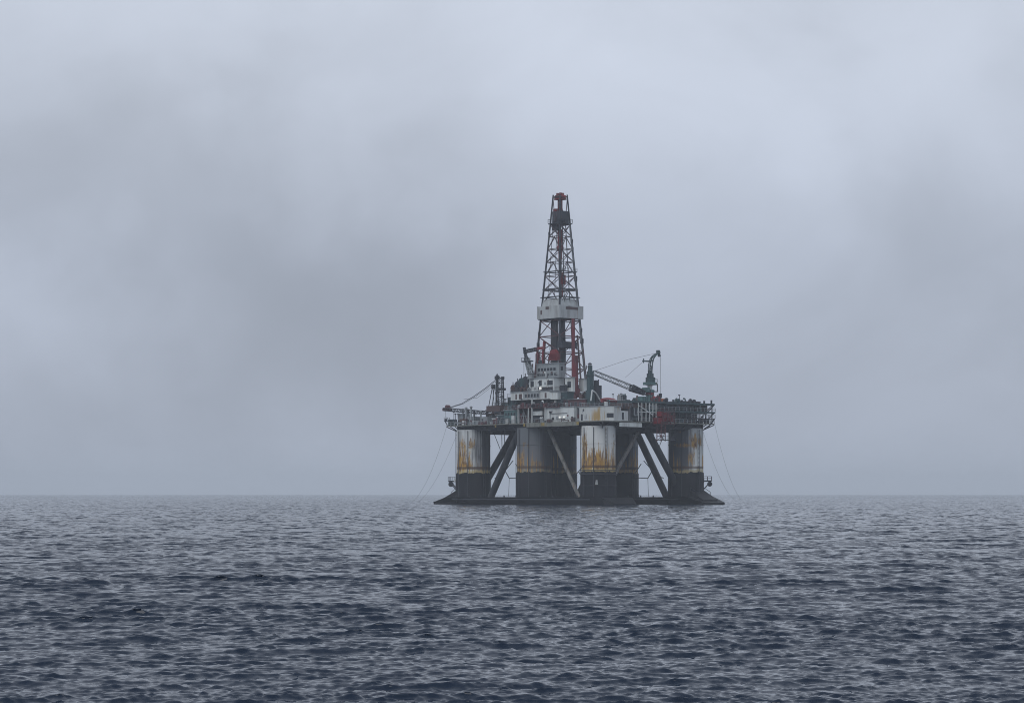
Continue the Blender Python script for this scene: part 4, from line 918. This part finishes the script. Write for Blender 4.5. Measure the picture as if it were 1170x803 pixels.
k = MB().lattice((CU, mp_[0], mp_[1]), (CU, vb, zb1), 1.3, 1.5, 9, .12, .055, 1.0, 1.2); bm = k.build('boom', 'grey', c1, og)
k = MB().lattice((CU, hv, zb0), (CU, mp_[0], mp_[1]), .9, .9, 5, .26, .2, 1.6, 1.6); k.box(CU - .5, CU + .5, mp_[0], mp_[0] + 3.5, mp_[1] - .9, mp_[1] - .0); k.build('boom_heel', 'dark', c1, og)
k = MB()
k.path([(CU, vt, zc(402.5)), (CU, (vt + vb) / 2 + 1, (zc(402.5) + zb1) / 2 + 1.0), (CU, vb + 1, zb1 + .7)], .05, 4); k.path([(CU + .5, cv_ - 2.8, zc(412)), (CU + .5, vb + 13, zb1 - 1.2)], .045, 4)
k.build('stay_cable', 'cable', c1, og)
k = MB().tube((CU, vt + .9, zc(406)), (CU, vt + .9, zc(450)), .06, 5); k.build('hoist_cable', 'cable', c1, og)
k = MB().box(CU - .35, CU + .35, vt + .5, vt + 1.3, zc(454), zc(449)).tube((CU, vt + .9, zc(454)), (CU, vt + .9, zc(458)), .16, 6); k.build('hook_block', 'dark', c1, og)
k = MB().path([(CU, cv_ + 1.2, zc(447)), (CU, cv_ + 3.4, zc(447)), (CU, cv_ + 3.4, zc(438))], .16); k.build('ladder_frame', 'dark', c1, og)

# boom rest with its tower: part of the rig
BR, BV = CU - .3, vb - 1.4
rt2 = hub('boom_rest_tower', rig)
k = MB().box(BR - .8, BR + .8, BV - .6, BV + .9, z_at(446, BR, BV), z_at(424, BR, BV)).box(BR - .5, BR + .5, BV - .4, BV + .6, z_at(424, BR, BV), z_at(417.5, BR, BV)).box(BR - 1.0, BR + 1.0, BV - .9, BV + 1.0, z_at(429.5, BR, BV), z_at(428, BR, BV)).box(BR - 1.1, BR + 1.1, BV - .8, BV + 1.1, 31.0, z_at(446, BR, BV)); k.build('tower', 'darkteal', rt2, smooth=False)
k = MB().lathe(BR, BV, [(.5, z_at(417, BR, BV)), (.7, z_at(416, BR, BV)), (.3, z_at(414.5, BR, BV))], 10).tube((BR, BV - 1.4, z_at(422, BR, BV)), (BR, BV - 1.4, z_at(417.5, BR, BV)), .12, 6).bar((BR, BV, z_at(419, BR, BV)), (BR, BV - 1.6, z_at(419, BR, BV)), .14); k.build('mast_light', 'dark', rt2)
k = MB().box(BR - 1.0, BR + 1.2, BV + 1.6, BV + 3.9, 29.6, z_at(440, BR, BV)).box(BR - .5, BR + .5, BV + 2.2, BV + 3.0, z_at(440, BR, BV), z_at(434, BR, BV)).bar((BR, BV + 3.7, z_at(440, BR, BV)), (BR, BV + 3.7, z_at(433, BR, BV)), .2); k.build('winch_cabinet', 'dark', rt2, smooth=False)
k = MB().path([(BR + 1.4, BV - .4, z_at(446, BR, BV)), (BR + 1.4, BV + 1.2, z_at(449, BR, BV)), (BR + 1.4, BV + 3.2, z_at(458, BR, BV))], .24); k.path([(BR + 1.4, BV - .4, z_at(446, BR, BV)), (BR + 1.4, BV - .9, z_at(458, BR, BV))], .24); k.build('strut', 'white', rt2)

# left-hand crane: two-post mast, boom lowered outboard to the left
lv = -20.0; lu = u_at(571, lv)
def zl(py): return z_at(py, lu, lv)
c2 = thing('deck_crane', 'dark deck crane with twin lattice mast posts and boom lowered outboard past the deck edge', 'crane', (lu, lv, 25.5), 'cranes on the rig deck')
og = (lu, lv, 25.5)
MB().lathe(lu, lv, [(1.5, 25.5), (1.4, zl(473)), (1.9, zl(472)), (1.9, zl(470))], 18).build('pedestal', 'dark', c2, og)
k = MB().box(u_at(560.5, lv), u_at(576.5, lv), lv - 1.8, lv + 1.8, zl(470), zl(463.5)); k.build('machinery_house', 'brown', c2, og, smooth=False)
ua, ub = u_at(568, lv), u_at(574.6, lv)
k = MB()
for o_ in (-.45, .45):
    k.bar((ua, lv + o_, zl(464)), (ua, lv + o_ * .6, zl(431)), .34); k.bar((ub, lv + o_, zl(464)), (ub - .2, lv + o_ * .6, zl(432)), .28)
    for i in range(7):
        z = zl(464) + (zl(432) - zl(464)) * i / 6; z2 = zl(464) + (zl(432) - zl(464)) * (i + 1) / 6
        k.bar((ua, lv + o_, z), (ub, lv + o_, z), .2)
        if i < 6: k.bar((ua if i % 2 else ub, lv + o_, z), (ub if i % 2 else ua, lv + o_, z2), .13)
for py in (463, 452, 442, 433): k.bar((ua, lv - .5, zl(py)), (ua, lv + .5, zl(py)), .25)
k.box(ua - .8, ua + .8, lv - .4, lv + .4, zl(433), zl(429.5)).box(ub - .6, ub + .3, lv - .4, lv + .4, zl(433.5), zl(430.5)); k.tube((ua, lv - .3, zl(429.5)), (ua, lv + .3, zl(429.5)), .45, 12); k.bar((ua, lv, zl(430)), (ua, lv, zl(426.5)), .2)
k.box(ua - .3, ub + .9, lv - .5, lv + .5, zl(446), zl(443.5)); k.build('mast', 'dark', c2, og)
k = MB()
for o_ in (-.8, .8): k.bar((u_at(560.5, lv), lv + o_, zl(464)), (u_at(563.6, lv), lv + o_ * .4, zl(441)), .18); k.bar((u_at(567, lv), lv + o_, zl(464)), (u_at(563.6, lv), lv + o_ * .4, zl(441)), .12)
k.box(u_at(562.3, lv), u_at(565, lv), lv - .4, lv + .4, zl(443.5), zl(439)); k.build('back_stay_frame', 'dark', c2, og)
ut = u_at(508, lv); zt_ = z_at(467.6, ut, lv); uh = u_at(561, lv)
k = MB().lattice((uh, lv, zl(471.5)), (ut, lv, zt_), 1.6, .95, 16, .17, .1, 1.2, .8); k.build('boom', 'dark', c2, og)
k = MB().box(u_at(507, lv), u_at(515, lv), lv - .6, lv + .6, zt_ - .5, zt_ + .4).tube((u_at(511.5, lv), lv - .6, zt_ + .6), (u_at(511.5, lv), lv + .6, zt_ + .6), .8, 12); k.build('boom_head', 'maroon', c2, og)
k = MB()
us = u_at(514, lv)
for a, r in ((0, .12), (.8, .07)):
    mid = ((ua + us) / 2, lv + a, (zl(432) + zt_) / 2 - .9)
    q1 = ((ua * .75 + us * .25), lv + a, zl(432) * .75 + zt_ * .25 - .7); q2 = ((ua * .25 + us * .75), lv + a, zl(432) * .25 + zt_ * .75 - .7)
    k.path([(ua, lv + a, zl(432.5)), q1, mid, q2, (us, lv + a, zt_ + .6)], r, 5)
k.path([(u_at(563.6, lv), lv, zl(440)), ((ua + us) / 2 + 2, lv, (zl(440) + zt_) / 2 - .2), (u_at(530, lv), lv, zt_ + 3.0)], .05, 4); k.build('stay_cable', 'cable', c2, og)
k = MB().tube((u_at(509.3, lv), lv, zt_ - .4), (u_at(509.3, lv), lv, zt_ - 3.2), .06, 5); k.build('hoist_cable', 'cable', c2, og)
k = MB().box(u_at(509.3, lv) - .3, u_at(509.3, lv) + .3, lv - .25, lv + .25, zt_ - 4.0, zt_ - 3.1).tube((u_at(509.3, lv), lv, zt_ - 4.0), (u_at(509.3, lv), lv, zt_ - 4.6), .1, 6); k.build('hook_block', 'dark', c2, og)

# small knuckle crane on the drill floor's left edge
kv = -17.8; ku = u_at(606.5, kv)
def zk(py): return z_at(py, ku, kv)
def uk(px): return u_at(px, kv)
c3 = thing('knuckle_crane', 'small dark knuckle crane folded upright beside the pale cabin at the derrick foot', 'crane', (ku, kv, zk(433)), 'cranes on the rig deck')
og = (ku, kv, zk(433))
MB().lathe(ku, kv, [(1.1, zk(433)), (.9, zk(428)), (1.2, zk(427)), (1.2, zk(425.5))], 14).build('pedestal', 'grey', c3, og)
k = MB().lattice((ku, kv, zk(426)), (uk(601.4), kv, zk(409)), 1.3, 1.3, 6, .2, .13, 1.0, 1.0); k.build('lower_boom', 'grey', c3, og)
k = MB().path([(uk(601.4), kv, zk(410)), (uk(599.8), kv, zk(402)), (uk(599.0), kv, zk(396.5))], .5, 8); k.path([(uk(602.6), kv, zk(409)), (uk(600.6), kv, zk(403))], .3, 6); k.build('knuckle', 'dark', c3, og)
k = MB().lattice((uk(599.2), kv, zk(401.2)), (uk(612.5), kv, zk(399.5)), .8, .8, 5, .18, .12); k.build('upper_boom', 'dark', c3, og)
k = MB().box(uk(597.5), uk(607.5), kv - .7, kv + .7, zk(413.3), zk(411.8)); k.rail([(uk(597.5), kv - .7, zk(411.8)), (uk(607.5), kv - .7, zk(411.8))], .9, 1.2, .1); k.build('service_step', 'dark', c3, og)
k = MB().tube((uk(598.6), kv, zk(412)), (uk(598.6), kv, zk(431)), .07, 5); k.build('hoist_cable', 'cable', c3, og)

# ------------------------------------------------------------------ loose things on the upper deck
def on_u(px, u): return v_at(px, u)
UB = 30.0; zt2 = 31.1
# red rescue boat in its cradle
va, vb2 = on_u(687.5, UB), on_u(704.5, UB); zb_ = 30.95
rb = thing('rescue_boat', 'small red covered boat lying on the deck beside the crane boom rest', 'boat', (UB, (va + vb2) / 2, zb_))
og = (UB, (va + vb2) / 2, zb_)
m_ = MB(); sec = []; nS = 11
for i in range(nS):
    t = i / (nS - 1); w = 1.15 * (math.sin(math.pi * min(1, .12 + t * .86)) ** .55); v = va + (vb2 - va) * t; sheer = .25 * (2 * t - 1) ** 2
    sec.append([(UB + w * x, v, zb_ + .25 + z * (.85 if z < .9 else .95 * (.55 + .45 * w / 1.15)) + (sheer if .5 < z < 1.0 else 0)) for x, z in ((-.0, 0), (.6, .15), (.95, .6), (1, .95), (.7, 1.35), (.0, 1.6), (-.7, 1.35), (-1, .95), (-.95, .6), (-.6, .15))])
vs = [p for s_ in sec for p in s_]; fs = []
for i in range(nS - 1):
    for j in range(10): fs.append((i * 10 + j, i * 10 + (j + 1) % 10, (i + 1) * 10 + (j + 1) % 10, (i + 1) * 10 + j))
fs += [tuple(range(10))[::-1], tuple(range((nS - 1) * 10, nS * 10))]
m_.add(vs, fs).build('hull', 'red', rb, og)
k = MB()
for t in (.22, .75): v = va + (vb2 - va) * t; k.box(UB - .9, UB + .9, v - .12, v + .12, zb_, zb_ + .5)
k.build('cradle', 'dark', rb, og, smooth=False)
k = MB().path([(UB + 1.18, va + (vb2 - va) * t, zb_ + 1.05) for t in (.15, .4, .6, .85)], .07); k.build('grab_line', 'white', rb, og)
# red hose drum and orange crate right of the crane, teal skip left of it
def zu(py, v): return z_at(py, UB, v)
v = on_u(749.3, UB); hd = thing('hose_drum', 'round red drum standing at the foot of the green crane', 'drum', (UB, v, zt2 + .7)); og = (UB, v, zt2 + .7); zc_ = zt2 + .7
MB().tube((UB - .8, v, zc_ + 1.05), (UB + .8, v, zc_ + 1.05), .75, 16).build('barrel', 'red', hd, og)
k = MB().tube((UB - 1.0, v, zc_ + 1.05), (UB - .8, v, zc_ + 1.05), 1.05, 18).tube((UB + .8, v, zc_ + 1.05), (UB + 1.0, v, zc_ + 1.05), 1.05, 18); k.build('flange', 'red', hd, og)
k = MB().box(UB - 1.1, UB + 1.1, v - .9, v + .9, zc_, zc_ + .14); k.build('stand', 'dark', hd, og, smooth=False)
v0_, v1_ = on_u(752.6, UB), on_u(758, UB); bc = thing('cargo_crate', 'orange crate beside the round red drum', 'crate', (UB, (v0_ + v1_) / 2, zc_)); og = (UB, (v0_ + v1_) / 2, zc_)
MB().box(UB - .9, UB + .9, v0_, v1_, zc_, zc_ + 1.25).build('body', 'orange', bc, og, smooth=False)
k = MB()
for v in (v0_, v1_):
    for u in (UB - .9, UB + .9): k.bar((u, v, zc_), (u, v, zc_ + 1.45), .14)
k.bar((UB + .92, v0_, zc_ + .65), (UB + .92, v1_, zc_ + .65), .1); k.build('frame', 'teal', bc, og)
v0_, v1_ = on_u(731, UB), on_u(737, UB); sk = thing('cargo_skip', 'open teal cargo skip under the heel of the green crane boom', 'skip', (UB, (v0_ + v1_) / 2, zc_)); og = (UB, (v0_ + v1_) / 2, zc_)
m_ = MB().box(UB - 1.2, UB + 1.2, v0_, v1_, zc_ + .1, zc_ + .25)
for x0, x1, y0, y1 in ((UB - 1.2, UB + 1.2, v0_, v0_ + .1), (UB - 1.2, UB + 1.2, v1_ - .1, v1_), (UB - 1.2, UB - 1.1, v0_ + .1, v1_ - .1), (UB + 1.1, UB + 1.2, v0_ + .1, v1_ - .1)): m_.box(x0, x1, y0, y1, zc_ + .25, zc_ + 1.7)
m_.build('body', 'teal', sk, og, smooth=False)
k = MB()
for f in (.1, .5, .9): v = v0_ + (v1_ - v0_) * f; k.bar((UB + 1.26, v, zc_ + .1), (UB + 1.26, v, zc_ + 1.7), .12)
k.box(UB - 1, UB + 1, v0_ + .1, v0_ + .5, zc_, zc_ + .1).box(UB - 1, UB + 1, v1_ - .5, v1_ - .1, zc_, zc_ + .1); k.build('rib', 'darkteal', sk, og)
# two gas-bottle racks by the boom
for px, lab in ((709, 'grey rack of upright gas bottles, the one nearer the red boat'), (712.6, 'dark rack of upright gas bottles, the one nearer the crane')):
    v = on_u(px, UB); g = thing('bottle_rack', lab, 'rack', (UB, v, zt2 - .2), 'bottle racks under the crane boom'); og = (UB, v, zt2 - .2); k = MB()
    for i in range(3):
        for j in range(2): k.lathe(UB - .5 + i * .5, v - .25 + j * .5, [(.2, zt2 - .1), (.2, zt2 + 2.6), (.08, zt2 + 2.9), (.08, zt2 + 3.1)], 8)
    k.build('gas_bottle', 'grey' if px == 709 else 'darkteal', g, og)
    k = MB()
    for x in (-.8, .8):
        for y in (-.5, .5): k.bar((UB + x, v + y, zt2 - .2), (UB + x, v + y, zt2 + 2.4), .12)
        k.bar((UB + x, v - .5, zt2 + 2.3), (UB + x, v + .5, zt2 + 2.3), .12)
    k.box(UB - .8, UB + .8, v - .5, v + .5, zt2 - .2, zt2 - .1); k.build('frame', 'dark', g, og)

# ------------------------------------------------------------------ mooring cables running out from the two ends
def mooring(p0, px1, py1, sag, label):
    d = CAM_H * FPX / (py1 - 564); q = np.array(((px1 - 585) * d / FPX + CAM_X, d - CAM_D, -.6)); p = np.array(to_world(*p0)); m_ = MB(); pts = []
    for i in range(25):
        t = i / 24; c = p + (q - p) * t; c[2] -= sag * 4 * t * (1 - t); 
        pts.append(tuple(c))
    m_.path(pts, .032, 5); o = m_.build('mooring_cable', 'cable', None, tuple(p)); o.location = tuple(p)
    o['label'] = label; o['category'] = 'cable'; o['group'] = 'mooring cables'
mooring((-A1, -B1, 25.2), 464.5, 574.6, 5.5, 'outer thin mooring cable below the boom of the twin mast crane')
mooring((-A0, -B0, 23.8), 474.0, 574.0, 4.0, 'inner thin mooring cable below the boom of the twin mast crane')
mooring((A1, B1, 26.0), 857.5, 574.6, 7.0, 'outer thin mooring cable sagging from the dark gallery decks into the sea')
mooring((A0, B0, 23.8), 850.0, 574.4, 6.0, 'inner thin mooring cable sagging from under the dark gallery decks into the sea')
